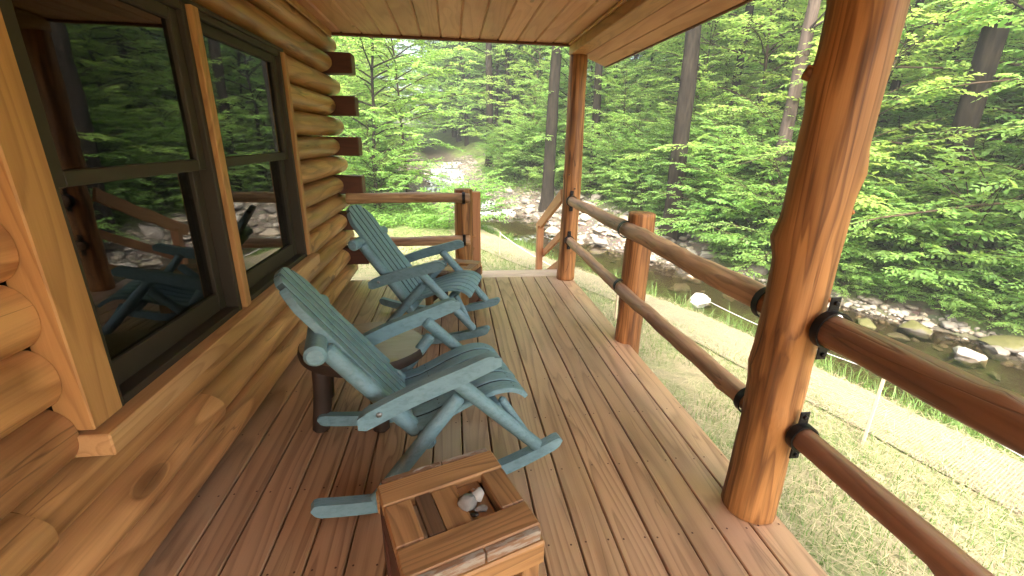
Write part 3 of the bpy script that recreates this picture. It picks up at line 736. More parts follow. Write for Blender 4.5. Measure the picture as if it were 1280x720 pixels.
# ================================================================== ROCKING CHAIRS
def add_chair(label, loc, rz):
    ch = thing('rocking_chair', label, 'rocking chair', loc, rz, 'blue log rocking chairs on the deck')
    P = M['paint']
    def logpart(nm, p0, p1, r0, r1, seed):
        bm = NB(); bm_log(bm, p0, p1, r0, r1, 20, 8, 0.03, seed, 0.0, 0.011)
        return finish(nm, bm, P, ch, angle=40)
    for s in (-1, 1):
        # rocker
        bm = NB(); n = 80; top = []; bot = []
        k = 0.353; x0 = -0.02; xa, xb = -0.47, 0.60; hgt = 0.06
        for i in range(n + 1):
            x = xa + (xb - xa) * i / n; zb = k * (x - x0) ** 2 * (1 - 0.15 * abs(x))
            e = min(x - xa, xb - x); h = hgt
            if e < 0.04:
                q = math.sqrt(max(0.0, 1 - ((0.04 - e) / 0.04) ** 2)); mid = zb + hgt / 2
                bot.append((x, mid - hgt / 2 * (0.04 + 0.96 * q))); top.append((x, mid + hgt / 2 * (0.04 + 0.96 * q)))
            else: bot.append((x, zb)); top.append((x, zb + hgt))
        yo = s * 0.306
        A = [[bm.verts.new((p[0], yo + d, p[1])) for p in bot + top[::-1]] for d in (-0.022, 0.022)]
        m = len(A[0])
        for i in range(n):
            for sd in (0, 1): bm.faces.new((A[sd][i], A[sd][i + 1], A[sd][m - 2 - i], A[sd][m - 1 - i]))
        for i in range(m): bm.faces.new((A[0][i], A[0][(i + 1) % m], A[1][(i + 1) % m], A[1][i]))
        finish('rocker', bm, P, ch, angle=40)
        # poles
        logpart('front_leg', (0.100, s * 0.312, 0.560), (0.486, s * 0.306, 0.140), 0.031, 0.029, 3 + s)
        logpart('rear_leg', (0.128, s * 0.306, 0.475), (-0.235, s * 0.306, 0.05), 0.030, 0.031, 9 + s)
        logpart('back_post', (-0.358, s * 0.198, 0.712), (-0.033, s * 0.198, 0.272), 0.034, 0.036, 15 + s)
        logpart('seat_brace', (0.335, s * 0.21, 0.365), (0.44, s * 0.275, 0.19), 0.02, 0.019, 22 + s)
        # arm: a plank on edge with a gentle wave and rounded nose
        bm = NB(); n = 24; top = []; bot = []
        for i in range(n + 1):
            t = i / n; x = -0.262 + 0.545 * t
            zc = 0.462 + 0.185 * t + 0.005 * math.sin(t * 2 * PI - 0.6)
            h = 0.035 + 0.001 * math.sin(t * PI)
            bt_, tp = zc - h, zc + h
            if t < 0.06:
                q = math.sqrt(1 - ((0.06 - t) / 0.06) ** 2); bt_, tp = zc - h * (.55 + .45 * q), zc + h * (.55 + .45 * q)
            if t > 0.86:
                q = (t - 0.86) / 0.14; tp = zc + h * (1 - 1.2 * q ** 2.6)
            bot.append((x, bt_)); top.append((x, tp))
        y0 = s * 0.332
        A = [[bm.verts.new((p[0], y0 + d, p[1])) for p in bot + top[::-1]] for d in (-0.021, 0.021)]
        m = len(A[0])
        for i in range(n):
            for sd in (0, 1): bm.faces.new((A[sd][i], A[sd][i + 1], A[sd][m - 2 - i], A[sd][m - 1 - i]))
        for i in range(m): bm.faces.new((A[0][i], A[0][(i + 1) % m], A[1][(i + 1) % m], A[1][i]))
        es = [e for e in bm.edges if len(e.link_faces) == 2 and abs(e.verts[0].co.y - e.verts[1].co.y) < 1e-5]
        bm.normal_update()
        es = [e for e in es if e.calc_face_angle(0) > 1.0]
        bmesh.ops.bevel(bm, geom=es, offset=0.006, segments=2, affect='EDGES')
        arm = finish('armrest', bm, P, ch, angle=40)
        bm = NB(); bm_log(bm, (-0.19, y0 + s * 0.019, 0.487), (-0.19, y0 + s * 0.030, 0.487), 0.012, 0.009, 12, 2, cham=0.003)
        finish('bolt', bm, M['steel'], arm)
    logpart('cross_pole', (-0.382, -0.30, 0.728), (-0.382, 0.30, 0.728), 0.039, 0.038, 33)
    logpart('stretcher', (-0.005, -0.29, 0.262), (-0.005, 0.29, 0.262), 0.034, 0.034, 34)
    logpart('stretcher', (0.30, -0.285, 0.335), (0.30, 0.285, 0.335), 0.03, 0.03, 35)
    # back slats: arched top
    B0 = Vector((-0.042, 0, 0.328)); B1 = Vector((-0.430, 0, 0.890)); u = (B1 - B0).normalized(); nrm = Vector((-u.z, 0, u.x))  # rearwards... 
    if nrm.x < 0: nrm = -nrm                                   # forward normal
    L0 = (B1 - B0).length - 0.035
    pitch_ = 0.0735; w = 0.0565; th = 0.032
    def arch(y):
        return L0 + 0.135 * (1 - (abs(y) / 0.18) ** 3.0)
    for i in range(5):
        yc = (i - 2) * pitch_; ya, yb = yc - w / 2, yc + w / 2
        bm = NB(); rows = []
        m = 5
        for d in (0, th):
            pts = [B0 - nrm * d + Vector((0, ya, 0)), B0 - nrm * d + Vector((0, yb, 0))]
            for j in range(m + 1):
                y = yb + (ya - yb) * j / m
                pts.append(B0 - nrm * d + u * arch(y) + Vector((0, y, 0)))
            rows.append([bm.verts.new(p) for p in pts])
        bm.faces.new(rows[0]); bm.faces.new(list(reversed(rows[1])))
        q = len(rows[0])
        for j in range(q): bm.faces.new((rows[0][j], rows[1][j], rows[1][(j + 1) % q], rows[0][(j + 1) % q]))
        bmesh.ops.recalc_face_normals(bm, faces=bm.faces[:])
        bmesh.ops.bevel(bm, geom=[e for e in bm.edges if e.calc_face_angle(0) > 1.2], offset=0.003, segments=1, affect='EDGES')
        bm.normal_update()
        for (l, k2) in ((0.055, 0), (0.055, 1), (0.505, 0), (0.505, 1)):
            c = B0 + u * (l + 0.012 * (k2 - .5)) + nrm * 0.0012 + Vector((0, yc + (k2 - .5) * 0.022, 0))
            rot = nrm.to_track_quat('Z', 'Y').to_matrix().to_4x4()
            r = bmesh.ops.create_circle(bm, cap_ends=True, radius=0.0032, segments=8, matrix=Matrix.Translation(c) @ rot)
            for f in {f for v in r['verts'] for f in v.link_faces}: f.material_index = 1
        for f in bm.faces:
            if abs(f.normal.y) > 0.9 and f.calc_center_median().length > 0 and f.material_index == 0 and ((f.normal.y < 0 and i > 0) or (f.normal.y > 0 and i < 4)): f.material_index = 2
        finish('back_slat', bm, [P, M['hole'], M['gap_shade']], ch, angle=30, recalc=False)
    for l in (0.05, 0.5):
        c = B0 + u * l - nrm * (th + 0.0205)
        bm = NB(); rot = Matrix((u, Vector((0, 1, 0)), nrm)).transposed()
        bm_box(bm, c, (0.07, 0.37 if l > .2 else 0.38, 0.038), 0.004, rot)
        finish('back_rail', bm, P, ch)
    # seat slats, curved front to back
    sp = [(-0.035, 0.300), (0.04, 0.315), (0.12, 0.345), (0.20, 0.378), (0.28, 0.402), (0.34, 0.408), (0.385, 0.400), (0.42, 0.381), (0.44, 0.360)]
    sp2 = catmull(np.array(sp), 4)
    for i in range(6):
        yc = (i - 2.5) * 0.083; ya, yb = yc - 0.0365, yc + 0.0365
        bm = NB(); th2 = 0.021; rings = []
        tan = np.gradient(sp2, axis=0); tan /= np.linalg.norm(tan, axis=1)[:, None]
        for (x, z), (tx, tz_) in zip(sp2, tan):
            nx_, nz_ = -tz_, tx
            rings.append([bm.verts.new((x + nx_ * h, y, z + nz_ * h)) for y, h in ((ya, 0), (yb, 0), (yb, th2 - .004), (yb - .005, th2), (ya + .005, th2), (ya, th2 - .004))])
        for a, b in zip(rings, rings[1:]):
            for j in range(6): bm.faces.new((a[j], a[(j + 1) % 6], b[(j + 1) % 6], b[j]))
        bm.faces.new(rings[0]); bm.faces.new(list(reversed(rings[-1])))
        bmesh.ops.recalc_face_normals(bm, faces=bm.faces[:])
        for (ki, k2) in ((6, 0), (6, 1), (24, 0), (24, 1)):
            x, z = sp2[ki]; tx, tz_ = tan[ki]; nv = Vector((-tz_, 0, tx))
            c = Vector((x, yc + (k2 - .5) * 0.03, z)) + nv * (th2 + 0.0012)
            r = bmesh.ops.create_circle(bm, cap_ends=True, radius=0.0034, segments=8, matrix=Matrix.Translation(c) @ nv.to_track_quat('Z', 'Y').to_matrix().to_4x4())
            for f in {f for v in r['verts'] for f in v.link_faces}: f.material_index = 1
        bm.normal_update()
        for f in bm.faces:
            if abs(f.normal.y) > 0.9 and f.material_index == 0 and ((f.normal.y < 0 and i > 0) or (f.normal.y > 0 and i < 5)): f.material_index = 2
        finish('seat_slat', bm, [P, M['hole'], M['gap_shade']], ch, angle=30, recalc=False)
    return ch

def copy_thing(o, loc, rz, label=None, group=None, scale=None):
    def rec(src, parent):
        c = src.copy(); COL.objects.link(c)
        if parent is not None:
            c.parent = parent; c.matrix_parent_inverse = src.matrix_parent_inverse.copy()
        for k in list(src.children): rec(k, c)
        return c
    n = rec(o, None); n.location = loc; n.rotation_euler.z = rz
    if label: n['label'] = label
    if group: n['group'] = group
    if scale: n.scale = scale if isinstance(scale, tuple) else (scale,) * 3
    return n

chair = add_chair('blue log rocking chair nearest the windows, beside the reclaimed table holding stones', (0.946, 1.83, 0), 0.23)
copy_thing(chair, (0.858, 3.366, 0), -0.226, 'blue log rocking chair by the newel post at the far end of the deck')

# ================================================================== SIDE TABLES
def add_table(label, loc, rz, stained):
    t = thing('side_table', label, 'side table', loc, rz, 'small square reclaimed wood tables')
    S = 0.405; h = 0.392; top = M['barnX']
    # local x runs along the planks; recessed tray in the middle
    def part(nm, c, s, mat, bev=0.005, lab=None):
        bm = NB(); bm_box(bm, c, s, bev); o = finish(nm, bm, mat, t)
        if lab: o['label'] = lab
        return o
    pw = 0.098
    part('top_plank', (0, S / 2 - 0.022 - pw / 2, h - 0.0225), (S, pw, 0.045), top)
    part('top_plank', (0, -S / 2 + 0.022 + pw / 2, h - 0.0225), (S, pw, 0.045), top)
    iw = S - 2 * (0.022 + pw) - 0.003
    part('top_plank', (-S / 2 + 0.043, 0, h - 0.023), (0.084, iw, 0.044), M['barnY'])
    part('top_plank', (S / 2 - 0.041, 0, h - 0.023), (0.08, iw, 0.044), M['barnY'])
    for i, (a, b) in enumerate(((-0.105, -0.055), (-0.053, 0.03), (0.032, 0.11))):
        part('tray_board', ((a + b) / 2, 0, h - (0.002, 0.007, 0.024)[i] - 0.012), (b - a - .001, iw, 0.022), M['stained'] if (i == 0 and stained) else M['barnY'], 0.002)
    # painted edge strips and the apron under them
    grey = M['chalk']
    for s in (1, -1):
        part('edge_strip', (-0.085, s * (S / 2 - 0.0105), h - 0.02), (0.20, 0.02, 0.036), grey if s < 0 else M['worn'], 0.002)
        part('edge_strip', (0.106, s * (S / 2 - 0.0105), h - 0.021), (0.17, 0.02, 0.036), grey, 0.002)
    for s in (1, -1):
        part('apron', (0, s * (S / 2 - 0.008), h - 0.085), (S + 0.004, 0.03, 0.085), M['barnX'], 0.006)
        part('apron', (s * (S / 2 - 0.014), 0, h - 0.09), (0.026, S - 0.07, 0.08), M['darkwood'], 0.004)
    for sx in (1, -1):
        for sy in (1, -1):
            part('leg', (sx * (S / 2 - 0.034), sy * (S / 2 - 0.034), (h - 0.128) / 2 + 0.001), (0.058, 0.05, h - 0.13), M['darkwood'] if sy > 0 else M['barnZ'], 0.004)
    for s in (1, -1):
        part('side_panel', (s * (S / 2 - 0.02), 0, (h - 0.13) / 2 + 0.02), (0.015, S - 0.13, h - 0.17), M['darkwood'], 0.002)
    return t
def worn_mat(name, a, b, th):
    g = G(name); tc = g.n('ShaderNodeTexCoord').outputs['Object']
    n = g.noise(g.vmath('MULTIPLY', tc, (14, 60, 60)), 1.0, 5.0, 0.7)
    c = g.mix(g.ramp(n, [(th - .06, 0.0), (th + .06, 1.0)]), a, b)
    return g.out(g.bsdf(Base_Color=c, Roughness=0.7, Normal=g.bump(n, 0.4, 0.003)))
M['chalk'] = worn_mat('chalky_old_paint', (0.22, 0.12, 0.065), (0.29, 0.25, 0.2), 0.5)
M['worn'] = worn_mat('worn_old_paint', (0.17, 0.085, 0.04), (0.48, 0.44, 0.40), 0.56)
add_table('reclaimed wood side table with a sunken tray holding small stones, nearest the camera', (1.115, 1.09, 0), R(19.5), True)
t2 = add_table('dark reclaimed side table tucked behind the far rocking chair beside the newel post', (1.12, 3.83, 0), R(-22), False)

def rock_bm(seed, s=(1, 1, 1), sub=3, amp=0.35, flat=0.0):
    bm = NB(); bmesh.ops.create_icosphere(bm, subdivisions=sub, radius=1.0)
    rn = random.Random(seed); o = Vector((rn.uniform(-50, 50), rn.uniform(-50, 50), rn.uniform(-50, 50)))
    planes = [(Vector((rn.gauss(0, 1), rn.gauss(0, 1), rn.gauss(0, 1))).normalized(), rn.uniform(0.55, 0.85)) for _ in range(9)]
    for v in bm.verts:
        p = v.co.normalized(); q = p * (1 + amp * mnoise.noise(p * 1.3 + o) + amp * 0.35 * mnoise.noise(p * 3.6 + o))
        for pn, pd in planes:
            dd = q.dot(pn) - pd
            if dd > 0: q = q - pn * dd * 0.88
        v.co = Vector((q.x * s[0], q.y * s[1], q.z * s[2]))
    return bm
def tloc(lx, ly, lz):
    a = R(19.5); return (1.115 + lx * math.cos(a) - ly * math.sin(a), 1.09 + lx * math.sin(a) + ly * math.cos(a), lz)
for nm, lab, mat, lx, ly, s, sd in (
    ('stone', 'round pale quartz stone with dark pits, biggest in the table tray', 'quartz', 0.035, -0.012, (0.028, 0.026, 0.02), 3),
    ('stone', 'tan lumpy stone lying by the right wall of the table tray', 'quartz', 0.082, 0.008, (0.024, 0.018, 0.016), 5),
    ('stone', 'small white stone chip behind the tan stone in the tray', 'white_rock', 0.076, 0.036, (0.014, 0.009, 0.009), 7),
    ('stone', 'small grey stone in front of the round quartz stone in the tray', 'rock', 0.07, -0.042, (0.019, 0.011, 0.009), 9),
    ('pebble', 'tiny dark pebble at the front of the stones in the tray', 'dark_pebble', 0.043, -0.05, (0.011, 0.008, 0.006), 11)):
    zb = 0.392 - 0.024 - 0.001
    s = tuple(q * 1.22 for q in s)
    single(nm, lab, 'stone', rock_bm(sd, s, 3, 0.35), M[mat], None, tloc(lx, ly, zb + s[2] * 0.75 ), angle=60)

# slab table between the chairs
slab = thing('slab_table', 'low live edge log slab table on dark peeled legs between the two rocking chairs', 'side table', (0.66, 2.2, 0))
poly = catmull(np.array([(-0.30, 0.20), (-0.16, 0.25), (-0.01, 0.31), (0.17, 0.235), (0.31, 0.04), (0.27, -0.12), (0.115, -0.245), (-0.11, -0.25), (-0.29, -0.13), (-0.36, 0.04), (-0.30, 0.20)]), 5)[:-1]
bm = NB()
rings = []
for z, k in ((0.355, 0.93), (0.365, 0.985), (0.39, 1.0), (0.413, 0.985), (0.418, 0.97)):
    rings.append([bm.verts.new((p[0] * k, p[1] * k, z)) for p in poly])
q = len(poly)
for a, b in zip(rings, rings[1:]):
    for i in range(q):
        f = bm.faces.new((a[i], a[(i + 1) % q], b[(i + 1) % q], b[i])); f.material_index = 1
bm.faces.new(rings[-1]); bm.faces.new(list(reversed(rings[0])))
finish('slab_top', bm, [M['slab'], M['bark']], slab, angle=40)
for i, (x, y) in enumerate(((-0.255, 0.15), (0.16, 0.10), (0.06, -0.15), (-0.21, -0.12))):
    bm = NB(); bm_log(bm, (x * 1.15, y * 1.15, 0.001), (x, y, 0.36), 0.042, 0.045, 16, 8, 0.1, 70 + i, 0.006, 0.01)
    finish('leg', bm, M['bark'], slab, angle=50)

# ================================================================== YARD: mat, straw, grass, stakes
rng = np.random.default_rng(11)
def along(sd, yq):
    """point on the left bank at distance sd left of the water edge, nearest centreline y"""
    v = [np.interp(yq, cd[:, 1], q) for q in (cd[:, 0], cd[:, 1], cd[:, 3], nr[:, 0], nr[:, 1])]
    return np.array([v[0] - v[3] * (v[2] + sd), v[1] - v[4] * (v[2] + sd)])
def mat_mat():
    g = G('woven_jute')
    uv = g.n('ShaderNodeVertexColor', layer_name='uvw').outputs[0]
    s3 = g.n('ShaderNodeSeparateColor', {0: uv})
    a = g.math('MULTIPLY', s3.outputs[0], 2600.0); b = g.math('MULTIPLY', s3.outputs[1], 420.0)
    w1 = g.math('ABSOLUTE', g.math('SINE', a)); w2 = g.math('ABSOLUTE', g.math('SINE', b))
    h = g.math('MAXIMUM', w1, g.math('MULTIPLY', w2, 0.9))
    tc = g.n('ShaderNodeTexCoord').outputs['Object']
    n = g.noise(tc, 3.0, 4.0, 0.6)
    c = g.mix(g.ramp(h, [(0.35, 0.0), (0.8, 1.0)]), (0.075, 0.065, 0.036), (0.2, 0.168, 0.11))
    c = g.mix(g.math('MULTIPLY', g.ramp(n, [(0.45, 0.0), (0.75, 1.0)]), 0.35), c, (0.2, 0.19, 0.085))
    return g.out(g.bsdf(Base_Color=c, Roughness=0.95, Normal=g.bump(h, 0.7, 0.01)))
ys = np.linspace(-2, 12.4, 260); es = np.linspace(0.62, 1.75, 24)
Vm = []
for y in ys:
    for e in es:
        Vm.append(along(e + 0.12 * float(fnoise(y, 0.0, 1.7, 21)) , y))
Vm = np.array(Vm); zm_ = gz(Vm[:, 0], Vm[:, 1]) + 0.022 + 0.01 * fnoise(Vm[:, 0], Vm[:, 1], 0.4, 14)
I = np.arange(len(Vm)).reshape(len(ys), len(es))
Fm = np.column_stack([I[:-1, :-1].ravel(), I[1:, :-1].ravel(), I[1:, 1:].ravel(), I[:-1, 1:].ravel()])
me = np_mesh('erosion_mat', np.column_stack([Vm, zm_]), Fm, mat_mat(), smooth=True)
uvw = np.zeros((len(Vm), 4), np.float32); uvw[:, 0] = np.repeat(np.linspace(0, 1, len(ys)), len(es)) * .9; uvw[:, 1] = np.tile(np.linspace(0, 1, len(es)), len(ys)) * .9; uvw[:, 3] = 1
ca = me.color_attributes.new('uvw', 'FLOAT_COLOR', 'POINT'); ca.data.foreach_set('color', uvw.ravel())
tag(link(bpy.data.objects.new('erosion_mat', me)), 'pale woven jute erosion mat laid along the creek edge of the yard', 'mat')

def blades(name, P, H, W, flat, bend, mat, label):
    """P (n,3) roots, H lengths, W widths; flat: lying straw"""
    n = len(P); az = rng.uniform(0, 2 * PI, n)
    el = (rng.normal(0.06, 0.12, n) if flat else rng.uniform(0.75, 1.5, n))
    d1 = np.column_stack([np.cos(az) * np.cos(el), np.sin(az) * np.cos(el), np.sin(el)])
    el2 = el - bend * rng.uniform(0.3, 1.0, n)
    d2 = np.column_stack([np.cos(az) * np.cos(el2), np.sin(az) * np.cos(el2), np.sin(el2)])
    sd = np.column_stack([-np.sin(az), np.cos(az), np.zeros(n)]) * W[:, None] / 2
    m = P + d1 * H[:, None] * 0.55; t = m + d2 * H[:, None] * 0.45
    Vb = np.stack([P - sd, P + sd, m + sd * 0.8, m - sd * 0.8, t + sd * 0.15, t - sd * 0.15], 1).reshape(-1, 3)
    b = np.arange(n)[:, None] * 6
    Fb = np.concatenate([b + np.array([0, 1, 2, 3]), b + np.array([3, 2, 4, 5])])
    me = np_mesh(name, Vb, Fb, mat)
    return tag(link(bpy.data.objects.new(name, me)), label, None, None, 'stuff')
def yard_pts(n, ymin, ymax, emin, xmin, power=1.0, gfilter=None):
    out = []
    while sum(map(len, out)) < n:
        y = ymin + (ymax - ymin) * rng.random(n * 2) ** power
        x = rng.uniform(xmin, 7.2, n * 2)
        keep = ~((x < 2.42) & (y < 4.7)) & ~((x > 1.3) & (x < 2.4) & (y < 5.7))
        x, y = x[keep], y[keep]
        z, s, eL, *_ = terrain(x, y); z = gz(x, y)
        k = (s < 0) & (eL > emin)
        if gfilter is not None: k &= gfilter(x, y, eL)
        out.append(np.column_stack([x[k], y[k], z[k]]))
    return np.concatenate(out)[:n]
P = yard_pts(60000, -0.5, 11.5, 0.7, -3.0, 1.5)
P[:, 2] += rng.uniform(0.0, 0.03, len(P)) + 0.02 * ((P[:, 0] > 2.6))
blades('straw_mulch', P, rng.uniform(0.05, 0.17, len(P)), rng.uniform(0.0018, 0.004, len(P)), True, 0.08, M['straw'], 'scattered pale straw mulch over the seeded yard')
gf = lambda x, y, e: (fnoise(x, y, 0.9, 31) + 0.5 * fnoise(x, y, 0.3, 32) + rng.normal(0, .1, len(x)) > -0.08) & ((e > 1.5) | (rng.random(len(x)) < 0.25))
P = yard_pts(80000, -0.5, 12.5, 0.9, -4.0, 1.3, gf)
blades('lawn_grass', P, rng.uniform(0.03, 0.085, len(P)), rng.uniform(0.0025, 0.005, len(P)), False, 0.5, M['grass'], 'thin new grass sprouting through the straw of the yard')
ef = lambda x, y, e: (e < 0.75) & (fnoise(x, y, 0.6, 41) > -0.22)
P = yard_pts(9000, -0.5, 13, -0.15, 1.0, 1.2, ef)
blades('bank_grass', P, rng.uniform(0.12, 0.42, len(P)), rng.uniform(0.004, 0.008, len(P)), False, 1.3, M['grass'], 'taller wild grass along the near water edge')

stk = []
for lab, x, y, top in (('thin wooden stake with string in the straw near the thick log post', 4.32, 2.54, -0.13),
                       ('thin wooden stake beyond the steps holding the string loop', 2.02, 8.38, -0.24),
                       ('slim wooden stake behind the halfway rail post', 3.10, 4.87, -0.25)):
    z = tz(x, y); bm = NB(); bm_box(bm, (0, 0, (top - z) / 2 - .05), (0.028, 0.02, top - z + .1), 0.002, Matrix.Rotation(0.5, 3, 'Z'))
    single('survey_stake', lab, 'stake', bm, M['stake'], 'stakes of the string line', (x, y, z)); stk.append(Vector((x, y, top - 0.03)))
def string(label, pts, r=0.004):
    bm = NB(); 
    for a, b, sag in pts:
        a = Vector(a); b = Vector(b); prev = None; n = 12
        for i in range(n + 1):
            t = i / n; c = a.lerp(b, t) - Vector((0, 0, sag * 4 * t * (1 - t)))
            ring = [bm.verts.new(c + Vector((r * math.cos(k * PI / 2) * .7, r * math.cos(k * PI / 2) * .7, r * math.sin(k * PI / 2)))) for k in range(4)]
            if prev:
                for k in range(4): bm.faces.new((prev[k], prev[(k + 1) % 4], ring[(k + 1) % 4], ring[k]))
            prev = ring
    return single('string_line', label, 'string', bm, M['string'])
string('white string sagging from the near stake along the jute mat', [(stk[0], (4.9, 0.6, -0.45), 0.05), (stk[0], (3.9, 4.4, -0.2), 0.04)])
string('white string running from the far stake down to the creek bank', [(stk[1], (2.95, 7.4, -0.72), 0.03)], 0.006)

# ================================================================== ROCKS
rock_protos = [finish('rock_shape', rock_bm(100 + i, (1, 0.8 - 0.05 * (i % 3), 0.42 + 0.1 * (i % 3)), 3, 0.5), M['rock'], None, angle=50).data for i in range(8)]
for o in [o for o in COL.objects if o.name.startswith('rock_shape')]: bpy.data.objects.remove(o)
def put_rock(x, y, s, label, group=None, mat=None, sink=0.25, rz=None, name='rock', zs=1.0, zabs=None, shape=None):
    m = rock_protos[shape if shape is not None else random.randrange(8)]
    if mat is not None:
        key = m.name + mat
        if key not in bpy.data.meshes:
            m2 = m.copy(); m2.name = key; m2.materials.clear(); m2.materials.append(M[mat])
        m = bpy.data.meshes[key]
    o = bpy.data.objects.new(name, m); link(o)
    z = tz(x, y) if zabs is None else zabs
    o.location = (x, y, z + s * 0.45 * zs * (1 - 2 * sink)); o.scale = (s, s * random.uniform(.85, 1.1), s * zs)
    o.rotation_euler = (random.uniform(-.2, .2), random.uniform(-.2, .2), random.uniform(0, 6.28) if rz is None else rz)
    return tag(o, label, 'rock', group)
for x, y, s, lab, mat, zs, sh in (
    (5.72, 7.3, 0.3, 'big bright white boulder in the shallow water beyond the halfway rail post', 'white_rock', 1.15, 0),
    (4.95, 7.0, 0.27, 'low pale flat boulder on the near water edge left of the white boulder', 'white_rock', 0.7, 3),
    (7.7, 6.25, 0.26, 'pale grey boulder on the far bank just right of the thick post', 'white_rock', 1.2, 1),
    (7.95, 5.95, 0.24, 'squat half mossy boulder on the far waterline', 'moss_rock', 0.9, 2),
    (8.2, 5.62, 0.17, 'small pale rounded rock among the far bank stones', 'white_rock', 0.9, 4),
    (8.65, 5.75, 0.27, 'domed ochre moss covered boulder on the far bank', 'moss_rock', 1.15, 5),
    (8.48, 4.83, 0.25, 'upright round tan boulder on the far shore beside the driftwood', 'rock', 1.5, 6),
    (9.3, 4.95, 0.32, 'largest mossy boulder on the far shore behind the tan boulder', 'moss_rock', 0.75, 7),
    (7.55, 6.7, 0.22, 'grey angular rock on the far waterline behind the thick post', 'rock', 1.1, 3),
    (5.9, 8.3, 0.25, 'brown flat rock just behind the white boulder', 'rock', 0.8, 2)):
    put_rock(x, y, s, lab, None, mat, 0.2, None, 'boulder', zs, shape=sh)
# driftwood
bm = NB(); bm_log(bm, (-0.35, 0, 0.06), (0.4, 0.1, 0.12), 0.028, 0.015, 10, 10, 0.2, 5, 0.05)
single('driftwood', 'bleached driftwood stick lying by the round tan boulder', 'driftwood', bm, M['pale_bark'], None, (8.15, 4.75, tz(8.15, 4.75) + .02), 0.2)
# stones of the bar and banks
cnt = 0; rr = random.Random(77)
placed = []
def scatter(n, fy, fe, smin, smax, label, group, left=False):
    global cnt
    k = 0; tries = 0
    while k < n and tries < n * 30:
        tries += 1
        y = fy(); e = fe(); i = min(len(cd) - 1, int(np.searchsorted(cd[:, 1], y))); c = cd[i]
        s = -1 if left else 1
        p = c[:2] + s * nr[i] * (c[3] + e)
        sz = smin + (smax - smin) * rr.random() ** 2.2
        if any((p[0] - a) ** 2 + (p[1] - b) ** 2 < (0.7 * (sz + r_)) ** 2 for a, b, r_ in placed): continue
        placed.append((p[0], p[1], sz))
        put_rock(p[0], p[1], sz, label, group, None, rr.uniform(0.12, 0.35), zs=rr.uniform(.6, 1.1)); k += 1
scatter(125, lambda: rr.uniform(7.5, 16.5), lambda: rr.uniform(-0.4, 2.3), 0.11, 0.42, 'flat brownish creek stone on the broad gravel bar beyond the side rail', 'stones of the gravel bar')
scatter(40, lambda: rr.uniform(16.0, 30), lambda: rr.uniform(-0.4, 1.6), 0.10, 0.36, 'grey stone on the right edge of the upper cascades', 'stones right of the cascades')
scatter(80, lambda: rr.uniform(13.0, 32), lambda: rr.uniform(-0.7, 2.4), 0.12, 0.45, 'grey stone on the left edge of the upper cascades', 'stones left of the cascades', True)
scatter(75, lambda: rr.uniform(0.5, 8.0), lambda: rr.uniform(-0.5, 0.6), 0.07, 0.26, 'small creek stone along the far waterline under the green bank', 'stones of the far waterline')
scatter(25, lambda: rr.uniform(2.0, 12.0), lambda: rr.uniform(-1.6, -0.2), 0.06, 0.18, 'wet brown stone breaking the surface of the shallow creek', 'stones in the creek')
# loose gravel: one mass
def gravel():
    Vs = []; Fs = []; base = 0
    src = [np.array([v.co for v in m.vertices]) for m in rock_protos]
    # low-poly pebbles
    bm = NB(); bmesh.ops.create_icosphere(bm, subdivisions=1, radius=1.0); bm.verts.index_update()
    pv = np.array([v.co for v in bm.verts]); pf = np.array([[v.index for v in f.verts] for f in bm.faces]); bm.free()
    n = 9000
    y = rng.uniform(0.0, 31, n); idx = np.clip(np.searchsorted(cd[:, 1], y), 0, len(cd) - 1)
    right = rng.random(n) < 0.7
    wide = np.where(right, 0.45 + 1.8 * sstep(8.5, 12, y) * (1 - sstep(16, 21, y)) + 0.5 * sstep(16, 20, y), 0.35 + 1.6 * sstep(13, 16, y))
    e = -0.3 + rng.random(n) * (wide + 0.3)
    c = cd[idx]; p = c[:, :2] + np.where(right, 1, -1)[:, None] * nr[idx] * (c[:, 3] + e)[:, None]
    z = terrain(p[:, 0], p[:, 1])[0]
    s = 0.018 + 0.07 * rng.random(n) ** 2.5
    a = rng.uniform(0, 6.28, n); ca_, sa_ = np.cos(a), np.sin(a)
    sx, sy, szz = s, s * rng.uniform(.6, 1, n), s * rng.uniform(.35, .7, n)
    jit = 1 + rng.normal(0, .14, (n, len(pv), 1))
    q = pv[None] * jit * np.stack([sx, sy, szz], -1)[:, None, :]
    X = q[..., 0] * ca_[:, None] - q[..., 1] * sa_[:, None]; Y = q[..., 0] * sa_[:, None] + q[..., 1] * ca_[:, None]
    Vv = np.stack([X + p[:, 0, None], Y + p[:, 1, None], q[..., 2] + (z + szz * .3)[:, None]], -1).reshape(-1, 3)
    Ff = (pf[None] + (np.arange(n) * len(pv))[:, None, None]).reshape(-1, 3)
    me = np_mesh('gravel', Vv, Ff, M['rock'])
    tag(link(bpy.data.objects.new('gravel', me)), 'loose creek gravel and pebbles on both shores', None, None, 'stuff')
gravel()

# ================================================================== FOLIAGE
def leaf_template(L, W, fold=0.25, droop=0.12):
    # base, l1, l2, tip, r2, r1 ; along +x
    return np.array([(0, 0, 0), (0.32 * L, W / 2, fold * W * .5), (0.7 * L, W * 0.4, fold * W * .4 - droop * L * .4), (L, 0, -droop * L), (0.7 * L, -W * 0.4, fold * W * .4 - droop * L * .4), (0.32 * L, -W / 2, fold * W * .5)])
LF = np.array([[0, 1, 2, 3], [0, 3, 4, 5]])
def rotz(a): c, s = np.cos(a), np.sin(a); z = np.zeros_like(a); o = np.ones_like(a); return np.stack([np.stack([c, -s, z], -1), np.stack([s, c, z], -1), np.stack([z, z, o], -1)], -2)
def roty(a): c, s = np.cos(a), np.sin(a); z = np.zeros_like(a); o = np.ones_like(a); return np.stack([np.stack([c, z, s], -1), np.stack([z, o, z], -1), np.stack([-s, z, c], -1)], -2)
